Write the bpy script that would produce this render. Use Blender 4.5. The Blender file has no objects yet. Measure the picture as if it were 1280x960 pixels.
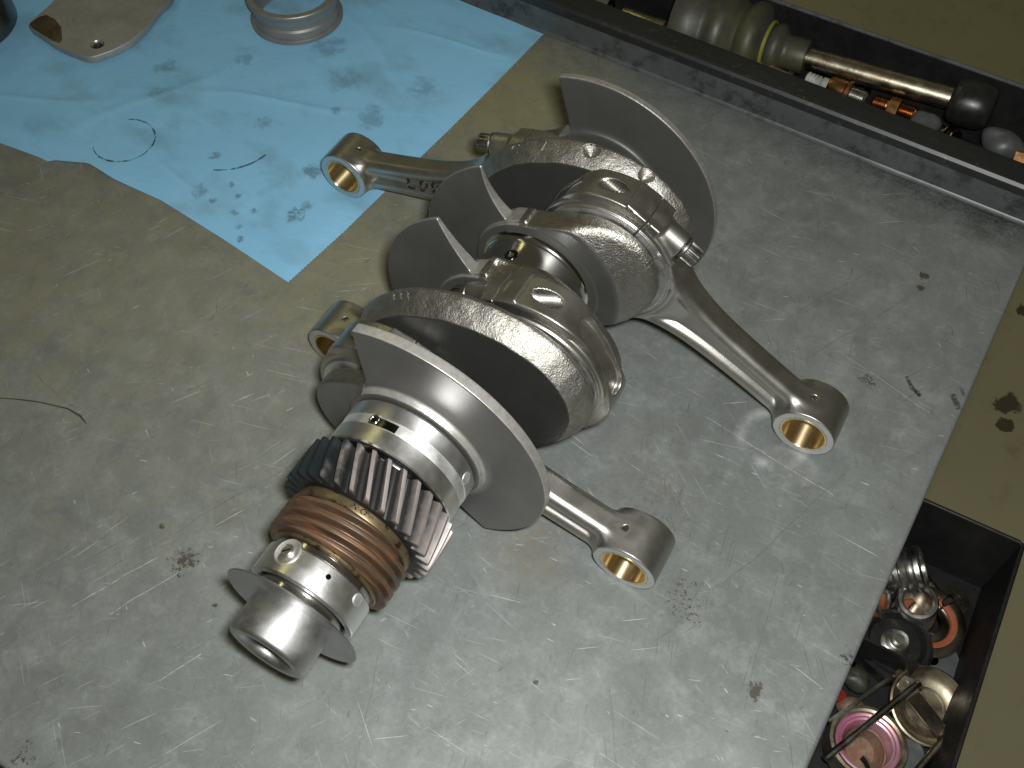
import bpy, math, random
import numpy as np
from mathutils import Vector, Matrix
random.seed(7); np.random.seed(7)
S = 0.001                                   # all sizes below are millimetres
scene = bpy.context.scene
C = scene.collection
R_ = math.radians
H = 66.73                                   # height of the crank axis over the bench
THETA = R_(26.5)                            # direction of the second and third crankpin
THROW = 33.2

# ------------------------------------------------------------------ camera, light, exposure
cam_d = bpy.data.cameras.new('camera'); cam = bpy.data.objects.new('camera', cam_d); C.objects.link(cam)
cam.location = (0.15961, -0.21448, 0.46845)
cam.rotation_euler = (R_(34.464), R_(0.339), R_(29.476))
cam_d.sensor_width = 36; cam_d.lens = 1291.27 / 1280 * 36
cam_d.clip_start = 0.01; cam_d.clip_end = 30
scene.camera = cam
vs = scene.view_settings
vs.view_transform = 'Standard'; vs.look = 'None'; vs.gamma = 1; vs.exposure = 0.24; vs.use_curve_mapping = False
world = bpy.data.worlds.new('World'); scene.world = world; world.use_nodes = True
bg = world.node_tree.nodes['Background']
bg.inputs[0].default_value = (1.0, 0.95, 0.62, 1); bg.inputs[1].default_value = 0.052

def lamp(name, kind, loc, power, col, size=None, size_y=None, target=None):
    d = bpy.data.lights.new(name, kind); d.energy = power; d.color = col
    o = bpy.data.objects.new(name, d); C.objects.link(o); o.location = loc
    if kind == 'AREA':
        d.shape = 'RECTANGLE'; d.size = size; d.size_y = size_y or size
    elif size: d.shadow_soft_size = size
    if target is not None:
        o.rotation_euler = (Vector(target) - Vector(loc)).to_track_quat('-Z', 'Y').to_euler()
    return o
# the camera's own flash, a hand's breadth up and right of the lens
fx = Vector(cam.location) + Vector((0.8705, 0.4921, -0.006)) * 0.020 + Vector((-0.4028, 0.7194, 0.5659)) * 0.018
flash = lamp('camera_flash', 'AREA', fx, 3.4, (1.0, 1.0, 0.975), 0.034, 0.02, (0.06, 0.03, 0.03))
# two fluorescent tubes under the workshop ceiling
for i, (lx, ly) in enumerate(((-1.75, 0.75), (-0.5, 2.6))):
    o = lamp('ceiling_tube', 'AREA', (lx, ly, 1.9), (1.9, 0.5)[i], (1.0, 0.93, 0.42), 1.5, 0.16, (-0.1 + 0.3 * i, 0.1, 0))
scene.render.engine = 'CYCLES'
scene.cycles.max_bounces = 8; scene.cycles.glossy_bounces = 5; scene.cycles.diffuse_bounces = 3
scene.cycles.caustics_reflective = False; scene.cycles.caustics_refractive = False
scene.cycles.sample_clamp_indirect = 4.0
scene.cycles.use_denoising = True

# ------------------------------------------------------------------ node helper
class Mat:
    def __init__(s, name):
        s.m = bpy.data.materials.new(name); s.m.use_nodes = True
        s.t = s.m.node_tree; s.b = s.t.nodes['Principled BSDF']
        s.tc = s.t.nodes.new('ShaderNodeTexCoord')
        s.obj = s.tc.outputs['Object']
    def n(s, kind, **kw):
        n = s.t.nodes.new('ShaderNode' + kind)
        for k, v in kw.items(): setattr(n, k, v)
        return n
    def put(s, sock, v):
        if hasattr(v, 'is_linked') or isinstance(v, bpy.types.NodeSocket): s.t.links.new(v, sock)
        elif isinstance(v, (tuple, list)) and len(v) == 3 and sock.type == 'RGBA': sock.default_value = (*v, 1)
        else: sock.default_value = v
    def math(s, op, a, b=0.0, c=None, clamp=False):
        n = s.n('Math', operation=op, use_clamp=clamp); s.put(n.inputs[0], a); s.put(n.inputs[1], b)
        if c is not None: s.put(n.inputs[2], c)
        return n.outputs[0]
    def map(s, scale=(1, 1, 1), rot=(0, 0, 0), loc=(0, 0, 0), vec=None):
        n = s.n('Mapping'); s.t.links.new(vec or s.obj, n.inputs[0])
        n.inputs['Scale'].default_value = scale; n.inputs['Rotation'].default_value = rot; n.inputs['Location'].default_value = loc
        return n.outputs[0]
    def noise(s, scale, detail=3, rough=0.55, vec=None, dist=0.0):
        n = s.n('TexNoise'); s.t.links.new(vec or s.obj, n.inputs['Vector'])
        n.inputs['Scale'].default_value = scale; n.inputs['Detail'].default_value = detail
        n.inputs['Roughness'].default_value = rough; n.inputs['Distortion'].default_value = dist
        return n.outputs['Fac']
    def ramp(s, v, lo, hi, a=0.0, b=1.0):
        n = s.n('MapRange', clamp=True); s.put(n.inputs[0], v)
        for i, x in enumerate((lo, hi, a, b)): s.put(n.inputs[1 + i], x)
        return n.outputs[0]
    def mix(s, f, a, b, mode='MIX'):
        n = s.n('Mix', data_type='RGBA', blend_type=mode)
        s.put(n.inputs[0], f); s.put(n.inputs[6], a); s.put(n.inputs[7], b)
        return n.outputs[2]
    def bump(s, h, dist, strength=1.0, prev=None):
        n = s.n('Bump'); s.put(n.inputs['Height'], h); n.inputs['Distance'].default_value = dist
        n.inputs['Strength'].default_value = strength
        if prev is not None: s.t.links.new(prev, n.inputs['Normal'])
        return n.outputs[0]
    def set(s, **kw):
        nm = dict(col='Base Color', metal='Metallic', rough='Roughness', normal='Normal', spec='Specular IOR Level',
                  coat='Coat Weight', aniso='Anisotropic', sheen='Sheen Weight')
        for k, v in kw.items(): s.put(s.b.inputs[nm[k]], v)
        return s.m

def metal(name, col, rough, var=0.12, fine=1500, bump=0.00003, coarse=90, tint=None, tint_amt=0.3, metalness=1.0, turned=None, rvar=0.1, smudge=0.0, aniso=0.0):
    """Metal with grain, blotches and optional turning marks along one local axis."""
    m = Mat(name)
    a = m.noise(coarse, 4, 0.6); f = m.noise(fine, 2, 0.6)
    k = m.math('ADD', m.ramp(a, 0.3, 0.7, 1 - var, 1 + var), m.ramp(f, 0.3, 0.7, -var * .5, var * .5))
    rgb = m.n('Combine' + 'Color') if False else None
    base = m.mix(1.0, col, (1, 1, 1), 'MULTIPLY')
    hv = m.n('HueSaturation'); m.put(hv.inputs['Color'], base); m.put(hv.inputs['Value'], k)
    c = hv.outputs[0]
    if tint: c = m.mix(m.math('MULTIPLY', m.ramp(m.noise(coarse * .6, 5, 0.65, m.map(loc=(3, 7, 1))), 0.45, 0.72), tint_amt), c, tint)
    r = m.math('ADD', rough, m.ramp(m.noise(coarse * 1.7, 4), 0.3, 0.7, -rvar, rvar))
    if smudge: c = m.mix(m.ramp(m.noise(coarse * .35, 2, .4, m.map(loc=(9, 2, 4))), 0.55, 0.62, 0, smudge), c, (0.02, 0.02, 0.02))
    h = f
    nrm = m.bump(h, bump) if bump else None
    if turned:
        sc = [6, 6, 6]; sc['xyz'.index(turned)] = 2600
        nrm = m.bump(m.noise(1.0, 2, .5, m.map(scale=sc)), 0.000012, 1.0, nrm)
    m.set(col=c, metal=metalness, rough=r)
    if nrm is not None: m.set(normal=nrm)
    if aniso:
        m.set(aniso=aniso); m.b.inputs['Anisotropic Rotation'].default_value = .25
        tn = m.n('Tangent', direction_type='RADIAL', axis='Y'); m.t.links.new(tn.outputs[0], m.b.inputs['Tangent'])
    return m.m

def plain(name, col, rough, metalness=0.0, var=0.15, scale=120, bump=0.0, dirt=None, dirt_amt=0.5, spec=None):
    m = Mat(name)
    hv = m.n('HueSaturation'); m.put(hv.inputs['Color'], col); m.put(hv.inputs['Value'], m.ramp(m.noise(scale, 5, .65), .25, .75, 1 - var, 1 + var))
    c = hv.outputs[0]
    if dirt: c = m.mix(m.math('MULTIPLY', m.ramp(m.noise(scale * .4, 6, .7, m.map(loc=(5, 1, 2))), .48, .66), dirt_amt), c, dirt)
    m.set(col=c, rough=m.math('ADD', rough, m.ramp(m.noise(scale * 2, 3), .3, .7, -.08, .08)), metal=metalness)
    if bump: m.set(normal=m.bump(m.noise(scale * 6, 3, .6), bump))
    if spec is not None: m.set(spec=spec)
    return m.m

M = {}
def web_material(name, face, edge, lo, hi, face_rough, edge_rough, edge_bump, face_metal=.75, edge_metal=1.0):
    """machined flat faces (normal along the crank axis) and the forged or turned skin round them"""
    m = Mat(name)
    sep = m.n('SeparateXYZ'); m.t.links.new(m.tc.outputs['Normal'], sep.inputs[0])
    k = m.ramp(m.math('ABSOLUTE', sep.outputs[1]), lo, hi)
    g1 = m.noise(1150, 3, .65); g2 = m.noise(330, 4, .65); a = m.noise(60, 4, .6)
    hv = m.n('HueSaturation'); m.put(hv.inputs['Color'], m.mix(m.ramp(a, .42, .7, 0, .35), edge, (edge[0] * .72, edge[1] * .69, edge[2] * .55)))
    m.put(hv.inputs['Value'], m.ramp(g2, .3, .7, .82, 1.15))
    hf = m.n('HueSaturation'); m.put(hf.inputs['Color'], face)
    spk = m.ramp(m.noise(900, 2, .5, m.map(loc=(3, 1, 2))), .70, .76, 0, .5)
    m.put(hf.inputs['Value'], m.math('ADD', m.ramp(m.noise(34, 4, .6), .3, .7, .86, 1.14), spk))
    m.set(col=m.mix(k, hv.outputs[0], hf.outputs[0]), metal=m.math('SUBTRACT', edge_metal, m.math('MULTIPLY', k, edge_metal - face_metal)),
          rough=m.math('ADD', edge_rough, m.math('MULTIPLY', k, face_rough - edge_rough)))
    b1 = m.n('Bump'); m.put(b1.inputs['Height'], m.math('ADD', m.math('MULTIPLY', g1, .6), g2)); b1.inputs['Distance'].default_value = edge_bump
    m.put(b1.inputs['Strength'], m.math('SUBTRACT', 1.0, m.math('MULTIPLY', k, .93)))
    m.set(normal=b1.outputs[0])
    return m.m
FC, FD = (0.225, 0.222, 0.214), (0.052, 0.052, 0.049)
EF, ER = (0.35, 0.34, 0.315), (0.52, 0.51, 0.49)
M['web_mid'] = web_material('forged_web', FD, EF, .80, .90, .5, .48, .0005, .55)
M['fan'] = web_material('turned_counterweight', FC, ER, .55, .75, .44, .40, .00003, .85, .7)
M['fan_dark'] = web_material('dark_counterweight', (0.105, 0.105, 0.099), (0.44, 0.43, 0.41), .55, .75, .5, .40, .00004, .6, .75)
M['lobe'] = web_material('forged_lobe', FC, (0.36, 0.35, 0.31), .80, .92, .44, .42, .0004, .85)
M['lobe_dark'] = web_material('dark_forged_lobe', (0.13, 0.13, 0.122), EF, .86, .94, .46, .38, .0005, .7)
M['rod'] = metal('shot_peened_steel', (0.44, 0.43, 0.405), 0.40, 0.09, 1500, 0.00005, 45, (0.30, 0.27, 0.19), .35, rvar=.05)
M['rod_face'] = metal('ground_steel_face', (0.62, 0.62, 0.62), 0.48, 0.04, 1500, 0.00002, 60)
M['journal'] = metal('polished_journal', (0.56, 0.55, 0.53), 0.16, 0.05, 900, 0.0, 60, turned='y', rvar=.03)
M['nose'] = metal('bead_blasted_steel', (0.40, 0.40, 0.40), 0.47, 0.07, 1600, 0.00004, 60)
M['alu'] = metal('machined_aluminium', (0.82, 0.82, 0.82), 0.33, 0.06, 900, 0.00001, 60, turned='y', rvar=.06)
M['groove'] = metal('bright_groove', (0.90, 0.90, 0.90), 0.50, 0.04, 900, 0.00001, 60)
M['bronze'] = metal('bronze_bushing', (0.78, 0.63, 0.38), 0.36, 0.08, 900, 0.0, 60, rvar=.03, aniso=.9)
M['bolt'] = metal('bolt_steel', (0.40, 0.39, 0.37), 0.30, 0.1, 1200, 0.00002, 80)
M['oily'] = metal('oiled_dark_steel', (0.05, 0.052, 0.055), 0.22, 0.3, 700, 0.00003, 90)
M['ink'] = plain('black_marker_ink', (0.012, 0.012, 0.014), 0.5)
M['black_paint'] = plain('black_enamel', (0.009, 0.0095, 0.0095), 0.5, 0, .3, 60, .00004, (0.022, 0.022, 0.02), .5, spec=.22)
M['rubber'] = plain('black_rubber', (0.012, 0.012, 0.012), 0.33, 0, .2, 80)
M['grey_rubber'] = plain('dusty_grey_rubber', (0.034, 0.034, 0.028), 0.5, 0, .3, 40, .0001, (0.065, 0.07, 0.018), .7)
M['zinc'] = metal('dull_zinc_steel', (0.50, 0.50, 0.47), 0.34, 0.2, 600, 0.00005, 70, (0.18, 0.15, 0.09), .7)
M['rusty'] = metal('rusty_steel', (0.22, 0.17, 0.12), 0.55, 0.3, 500, 0.0001, 60, (0.26, 0.07, 0.02), .9, metalness=.5)
M['orange'] = plain('orange_primer', (0.22, 0.058, 0.022), 0.6, 0, .25, 90)
M['brass_fit'] = metal('brass_fitting', (0.36, 0.19, 0.085), 0.34, 0.2, 700, 0.00003, 70, (0.15, 0.06, 0.03), .8)
M['ceramic'] = plain('white_ceramic', (0.42, 0.42, 0.39), 0.3, 0, .2, 90, dirt=(.08, .07, .05), dirt_amt=.6)
M['pink'] = metal('pink_stained_steel', (0.62, 0.24, 0.35), 0.40, 0.12, 600, 0.00003, 50, (0.58, 0.50, 0.46), 1.0, metalness=.6)
M['cast'] = metal('sand_cast_alloy', (0.32, 0.325, 0.31), 0.55, 0.12, 700, 0.0001, 60, (0.22, 0.215, 0.185), .6, metalness=.5)
M['dark_steel'] = metal('dark_brown_steel', (0.20, 0.17, 0.13), 0.32, 0.25, 400, 0.00003, 25, (0.09, 0.085, 0.08), .8)
M['gold_lid'] = metal('yellow_zinc_plate', (0.36, 0.325, 0.24), 0.42, 0.2, 500, 0.00004, 60, (0.26, 0.14, 0.06), .7)
M['shaft'] = metal('bare_shaft_steel', (0.40, 0.36, 0.27), 0.34, 0.25, 500, 0.00005, 60, (0.16, 0.12, 0.07), .7)
M['grey_disc'] = plain('dull_grey_metal', (0.105, 0.112, 0.112), 0.5, .4, .2, 80)
M['red'] = plain('red_plastic', (0.16, 0.012, 0.012), 0.4)

# brass drive gear: old bronze with brown streaks along the thread
def brass_gear():
    m = Mat('worn_bronze_gear')
    st = m.noise(1, 5, .6, m.map(scale=(35, 900, 35)))
    c = m.mix(m.ramp(st, .36, .62), (0.075, 0.045, 0.03), (0.175, 0.098, 0.055))
    c = m.mix(m.ramp(m.noise(120, 5, .7), .44, .66, 0, .8), c, (0.075, 0.064, 0.045))
    c = m.mix(m.ramp(m.noise(1, 3, .6, m.map(scale=(70, 420, 70), loc=(4, 4, 4))), .56, .66, 0, .7), c, (0.20, 0.085, 0.03))
    m.set(col=c, metal=.45, rough=m.ramp(st, .3, .7, .36, .5), normal=m.bump(m.noise(1, 4, .6, m.map(scale=(90, 1500, 90))), .00006))
    return m.m
M['worn_bronze'] = brass_gear()
def bronze_collar():
    m = Mat('bronze_collar')
    c = m.mix(m.ramp(m.noise(170, 5, .7), .52, .63), (0.20, 0.155, 0.088), (0.06, 0.036, 0.02))
    m.set(col=c, metal=.8, rough=.33)
    return m.m
M['collar'] = bronze_collar()
def gear_steel():
    m = Mat('oily_gear_steel')
    n = m.noise(160, 4, .6)
    c = m.mix(m.ramp(n, .40, .60), (0.235, 0.215, 0.205), (0.275, 0.235, 0.22))
    c = m.mix(m.ramp(m.noise(420, 4, .75, m.map(loc=(2, 3, 4))), .64, .70, 0, .7), c, (0.24, 0.07, 0.03))
    sep = m.n('SeparateXYZ'); m.t.links.new(m.obj, sep.inputs[0])
    oil = m.ramp(m.math('ADD', sep.outputs[0], m.ramp(m.noise(110, 3), .3, .7, -.008, .008)), -.012, -.001, 1, 0)
    c = m.mix(m.math('MULTIPLY', oil, .93), c, (0.006, 0.018, 0.021))      # old black-green oil left on one side
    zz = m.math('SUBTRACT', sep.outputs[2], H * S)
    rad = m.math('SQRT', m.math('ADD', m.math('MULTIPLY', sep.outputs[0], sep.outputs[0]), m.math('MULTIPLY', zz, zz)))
    root_dark = m.ramp(m.math('ADD', rad, m.ramp(m.noise(240, 3), .3, .7, -.0006, .0006)), .0325, .0362, .92, 0)
    c = m.mix(root_dark, c, (0.020, 0.022, 0.023))                          # darker by radius, from the tooth tips in to the roots
    m.set(col=c, metal=.5, spec=.4, rough=m.ramp(n, .3, .7, .42, .52))
    return m.m
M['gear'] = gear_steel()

def bench_material():
    m = Mat('scratched_sheet_metal')
    big = m.noise(5.5, 5, .62); mid = m.noise(38, 5, .65, dist=.6); fine = m.noise(420, 3, .6)
    col = m.mix(m.ramp(big, .32, .68), (0.172, 0.186, 0.179), (0.212, 0.227, 0.220))
    col = m.mix(m.ramp(mid, .38, .72, 0, .6), col, (0.106, 0.114, 0.106))
    col = m.mix(m.ramp(m.noise(75, 5, .7, m.map(loc=(1, 5, 0))), .50, .74, 0, .5), col, (0.30, 0.322, 0.317))
    vo = m.n('TexVoronoi'); m.t.links.new(m.map(scale=(1, .6, 1), rot=(0, 0, .6)), vo.inputs['Vector']); vo.inputs['Scale'].default_value = 95
    sepc = m.n('SeparateColor'); m.t.links.new(vo.outputs['Color'], sepc.inputs[0])
    hv = m.n('HueSaturation'); m.put(hv.inputs['Color'], col)
    m.put(hv.inputs['Value'], m.math('ADD', m.ramp(sepc.outputs[0], 0, 1, .95, 1.05), m.ramp(fine, .3, .7, -.07, .07)))
    col = hv.outputs[0]
    # oily yellow film behind the crankshaft; warm room light painted in at left
    sep = m.n('SeparateXYZ'); m.t.links.new(m.obj, sep.inputs[0]); X, Y = sep.outputs[0], sep.outputs[1]
    def blob(x, y, r, soft, edge=.5, nsc=60, thr=None):
        d = m.n('VectorMath', operation='DISTANCE'); m.t.links.new(m.obj, d.inputs[0]); d.inputs[1].default_value = (x * S, y * S, .85)
        v = m.ramp(m.math('ADD', d.outputs['Value'], m.ramp(m.noise(nsc, 4, .7), .25, .75, -edge * r * S, edge * r * S)), r * S * (1 - soft), r * S, 1, 0)
        if thr: v = m.math('MULTIPLY', v, m.ramp(m.noise(thr[0], 4, .75, m.map(loc=(x, y, 0))), thr[1], thr[1] + .06))
        return v
    col = m.mix(m.math('MULTIPLY', blob(-120, 262, 105, .8), .62), col, (0.285, 0.258, 0.115))
    col = m.mix(m.math('MULTIPLY', blob(-120, 100, 85, .8), .45), col, (0.285, 0.265, 0.145))
    col = m.mix(m.math('MULTIPLY', blob(-200, 40, 200, .9), .32), col, (0.29, 0.275, 0.165))
    col = m.mix(m.math('MULTIPLY', blob(-330, -10, 130, .9), .35), col, (0.235, 0.22, 0.135))
    rough = m.ramp(mid, .3, .7, .46, .60)
    h = None; light = None; dark = None
    rs = random.Random(3)
    def lines(i, deg, sx, sy, th, lo, hi, ms, side=0):
        v = m.map(scale=(sx, sy, 1), loc=(i * 2.37, i * 5.13, 0), vec=m.map(rot=(0, 0, -R_(deg))))
        ln = m.ramp(m.noise(1, 1.5, .5, v), th, th + .03)
        k = m.ramp(m.noise(ms, 3, .6, m.map(loc=(i * 3.1, i * 1.7, 0))), lo, hi)
        if side: k = m.math('MULTIPLY', k, m.ramp(X, -.10 * side, .08 * side, .12, 1))
        return m.math('MULTIPLY', ln, k)
    for i, (deg, sd) in enumerate(((-4, 1), (3, 1), (-12, 1), (14, 0), (64, -1), (58, -1), (71, -1), (35, 0), (-38, 0))):
        ln = lines(i, deg, rs.uniform(14, 30), rs.uniform(900, 1500), .728, .44, .62, 14, sd)
        light = ln if light is None else m.math('MAXIMUM', light, ln)
    for i, deg in enumerate((108, 116, 98, 62, 125)):
        ln = lines(i + 20, deg, rs.uniform(18, 40), rs.uniform(900, 1400), .725, .42, .60, 16)
        dark = ln if dark is None else m.math('MAXIMUM', dark, ln)
    for i, (deg, sd) in enumerate(((0, 1), (60, -1), (20, 0), (-30, 0))):           # short bright nicks
        light = m.math('MAXIMUM', light, lines(i + 40, deg, 100, 700, .742, .42, .56, 22, sd))
    for i, deg in enumerate((110, 70)):                # short dark nicks
        dark = m.math('MAXIMUM', dark, lines(i + 60, deg, 90, 520, .732, .42, .56, 26))
    pit = m.math('MULTIPLY', m.ramp(m.noise(260, 2, .5, m.map(loc=(8, 8, 0))), .735, .765), m.ramp(m.noise(18, 3), .42, .55))
    dark = m.math('MAXIMUM', dark, m.math('MULTIPLY', pit, .9))
    # long single scuffs drawn where the bench has them: x0,y0,x1,y1,width
    def seg(x0, y0, x1, y1, w):
        # distance to a segment, with a little wobble
        L = math.hypot(x1 - x0, y1 - y0); ux, uy = (x1 - x0) / L, (y1 - y0) / L
        t = m.math('ADD', m.math('MULTIPLY', m.math('SUBTRACT', X, x0 * S), ux), m.math('MULTIPLY', m.math('SUBTRACT', Y, y0 * S), uy))
        d = m.math('ADD', m.math('MULTIPLY', m.math('SUBTRACT', X, x0 * S), -uy), m.math('MULTIPLY', m.math('SUBTRACT', Y, y0 * S), ux))
        d = m.math('ABSOLUTE', m.math('ADD', d, m.ramp(m.noise(25, 2), .3, .7, -.0012, .0012)))
        on = m.math('MULTIPLY', m.math('GREATER_THAN', t, 0), m.math('LESS_THAN', t, L * S))
        return m.math('MULTIPLY', m.math('MULTIPLY', m.ramp(d, w * S * .5, w * S, 1, 0), on), m.ramp(m.noise(300, 3, .7), .38, .55, .15, 1))
    for s_ in ((100, 96, 176, 84, .3), (150, 172, 205, 158, .25), (-122, -152, -103, -112, .35), (-104, -146, -88, -112, .3), (-60, -160, -52, -140, .3)):
        light = m.math('MAXIMUM', light, m.math('MULTIPLY', seg(*s_), .8))
    for s_ in ((118, 190, 150, 250, .35), (134, 160, 178, 245, .35), (146, 10, 178, 100, .4), (-120, -130, -50, 20, .35), (-60, -150, -38, -95, .3), (20, -100, 40, -150, .3), (120, -60, 150, -110, .3), (-235, -60, -200, -66, .5), (168, 30, 178, -40, .35)):
        dark_s = m.math('MULTIPLY', seg(*s_), .75); dark = m.math('MAXIMUM', dark, dark_s)
    col = m.mix(m.math('MULTIPLY', light, .44), col, (0.72, 0.74, 0.73))
    col = m.mix(m.math('MULTIPLY', dark, .55), col, (0.08, 0.085, 0.075))
    for s_ in ((186, 174.5, 191, 169, 1.3), (190.5, 169, 197, 166, 1.6), (211, 175, 217, 167, 2.2), (214, 182, 217, 177, 1.2)):
        col = m.mix(m.math('MULTIPLY', seg(*s_), .95), col, (0.012, 0.012, 0.012))
    # spots of grease, rust chips and black marks
    dirt = (0.055, 0.045, 0.03)
    for b in ((-89, -107, 6, .4, 1.5, 260, (330, .44)), (134, -5, 13, .5, .8, 120, (480, .53)), (180, -30, 3.6, .4, 1.3, 330, None),
              (173, 250, 3, .4, .9, 300, None), (174, 240, 2.6, .4, .9, 300, None), (168, 162, 5, .4, .8, 250, (700, .47)), (-112, -98, 1.6, .4, .9, 400, None),
              (-62, -118, 1.5, .4, .9, 400, None), (90, -75, 1.2, .4, .9, 400, None)):
        col = m.mix(m.math('MULTIPLY', blob(*b), .85), col, dirt)
    for b in ((212, 5, 5, .4, .9, 220, (300, .5)), (-92, -216, 6, .5, 1.0, 120, (400, .52))):
        col = m.mix(m.math('MULTIPLY', blob(*b), .9), col, (0.015, 0.015, 0.014))
    col = m.mix(m.math('MULTIPLY', blob(56, -20, 26, .8, .5, 60, (260, .43)), .45), col, (0.20, 0.17, 0.12))
    col = m.mix(m.math('MULTIPLY', blob(90, 40, 48, .7, .5, 60, (150, .50)), .40), col, (0.15, 0.14, 0.115))
    col = m.mix(m.math('MULTIPLY', blob(105, 33, 32, .7, .8, 60, (330, .55)), .5), col, (0.10, 0.095, 0.08))
    # round water mark in front of the right-hand rod
    d = m.n('VectorMath', operation='DISTANCE'); m.t.links.new(m.obj, d.inputs[0]); d.inputs[1].default_value = (.137, .101, .85)
    ring = m.ramp(m.math('ABSOLUTE', m.math('SUBTRACT', d.outputs['Value'], .0165)), .0006, .0045, 1, 0)
    col = m.mix(m.math('MULTIPLY', ring, m.ramp(m.noise(60, 3), .42, .62, 0, .5)), col, (0.5, 0.52, 0.52))
    # grime gathered along the back lip and in the far corner
    back = m.math('SUBTRACT', m.math('ADD', Y, m.math('MULTIPLY', X, .0601)), .3325)
    g = m.ramp(m.math('ADD', back, m.ramp(m.noise(55, 5, .75), .25, .75, -.016, .016)), -.030, .0, 0, 1)
    gx = m.ramp(X, .02, .20, .25, 1)
    col = m.mix(m.math('MULTIPLY', m.math('MULTIPLY', g, gx), m.ramp(m.noise(500, 4, .8), .36, .56, .35, .95)), col, (0.03, 0.032, 0.03))
    edge = m.ramp(m.math('ADD', X, m.ramp(m.noise(80, 4), .3, .7, -.004, .004)), .206, .2165, 0, .35)
    col = m.mix(edge, col, (0.16, 0.165, 0.17))
    m.set(col=col, metal=.30, spec=.4, rough=m.math('SUBTRACT', rough, m.math('MULTIPLY', light, .12)))
    n1 = m.bump(m.noise(30, 3, .6), .00035, .5)
    n2 = m.bump(m.math('ADD', m.math('MULTIPLY', fine, .35), m.math('SUBTRACT', light, dark)), .00006, .8, n1)
    m.set(normal=n2)
    return m.m
M['bench'] = bench_material()

def towel_material():
    m = Mat('blue_paper_towel')
    col = m.mix(m.ramp(m.noise(14, 4, .6), .3, .7), (0.22, 0.49, 0.72), (0.25, 0.53, 0.76))
    sm = m.ramp(m.noise(17, 4, .55, m.map(scale=(1, 1.7, 1), rot=(0, 0, .5))), .50, .72, 0, .6)
    col = m.mix(sm, col, (0.15, 0.27, 0.32))
    def spot(x, y, r, amt, nsc=200, thr=.42):
        nsc = min(nsc, 900 / r)
        nonlocal col
        d = m.n('VectorMath', operation='DISTANCE'); m.t.links.new(m.obj, d.inputs[0]); d.inputs[1].default_value = (x * S, y * S, 0.0005)
        v = m.ramp(m.math('ADD', d.outputs['Value'], m.ramp(m.noise(nsc, 4, .7), .25, .75, -.7 * r * S, .7 * r * S)), r * S * .45, r * S, amt, 0)
        v = m.math('MULTIPLY', v, m.ramp(m.noise(nsc * 1.6, 3, .6, m.map(loc=(x, y, 0))), thr - .08, thr + .08))
        col = m.mix(m.math('MULTIPLY', v, .72), col, (0.07, 0.10, 0.105))
    for a in ((-180, 108, 7, .9), (-245, 96, 6, .6), (-198, 76, 3, .9), (-234, 94, 3, .8), (-257, 252, 13, .5), (-249, 166, 7, .5), (-342, 180, 10, .6),
              (-192, 146, 7, .8), (-257, 126, 4, .8), (-190, 205, 12, .55), (-205, 100, 3, .8), (-215, 92, 3, .7), (-222, 104, 2.5, .9), (-232, 110, 3, .8),
              (-205, 84, 3, .6), (-178, 118, 5, .7), (-300, 210, 9, .5), (-225, 230, 14, .45), (-175, 250, 12, .45), (-330, 155, 6, .35), (-214, 200, 4, .6)):
        spot(*a)
    sep = m.n('SeparateXYZ'); m.t.links.new(m.obj, sep.inputs[0])
    def arc(x, y, r, a0, a1, w, amt):          # oil rings left by round parts
        nonlocal col
        dx = m.math('SUBTRACT', sep.outputs[0], x * S); dy = m.math('SUBTRACT', sep.outputs[1], y * S)
        rr = m.math('SQRT', m.math('ADD', m.math('MULTIPLY', dx, dx), m.math('MULTIPLY', dy, dy)))
        ang = m.math('ARCTAN2', dy, dx)
        on = m.math('MULTIPLY', m.math('GREATER_THAN', ang, a0), m.math('LESS_THAN', ang, a1))
        ww = m.ramp(m.noise(130, 3, .7), .3, .7, w * .25 * S, w * 1.5 * S)
        v = m.math('MULTIPLY', m.math('LESS_THAN', m.math('ABSOLUTE', m.math('SUBTRACT', rr, r * S)), ww), on)
        v = m.math('MULTIPLY', v, m.ramp(m.noise(240, 3, .7), .36, .5, .1, 1))
        col = m.mix(m.math('MULTIPLY', v, amt), col, (0.02, 0.035, 0.04))
    arc(-318.5, 108, 20, -2.3, 2.15, .6, .9)
    arc(-262, 146, 33, -1.2, -.1, .8, .8)
    m.set(col=col, rough=.9, spec=.15)
    nn = m.bump(m.noise(900, 2, .5), .00012, .7)
    m.set(normal=m.bump(m.noise(28, 4, .6, dist=.8), .0012, .55, nn))
    return m.m
M['towel'] = towel_material()

def floor_material():
    m = Mat('painted_concrete_floor')
    col = m.mix(m.ramp(m.noise(2.2, 5, .6), .3, .7), (0.44, 0.41, 0.26), (0.53, 0.495, 0.32))
    col = m.mix(m.ramp(m.noise(16, 6, .7), .56, .72, 0, .4), col, (0.26, 0.225, 0.12))
    for x, y, r in ((384, 905, 20), (392, 872, 12), (360, 1100, 12)):
        d = m.n('VectorMath', operation='DISTANCE'); m.t.links.new(m.obj, d.inputs[0]); d.inputs[1].default_value = (x * S, y * S, -.85)
        v = m.ramp(m.math('ADD', d.outputs['Value'], m.ramp(m.noise(40, 4), .25, .75, -.015, .015)), r * S * .7, r * S, .85, 0)
        col = m.mix(v, col, (0.05, 0.04, 0.025))
    m.set(col=col, rough=.55, normal=m.bump(m.noise(60, 4), .0006, .4))
    return m.m
M['floor'] = floor_material()

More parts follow.
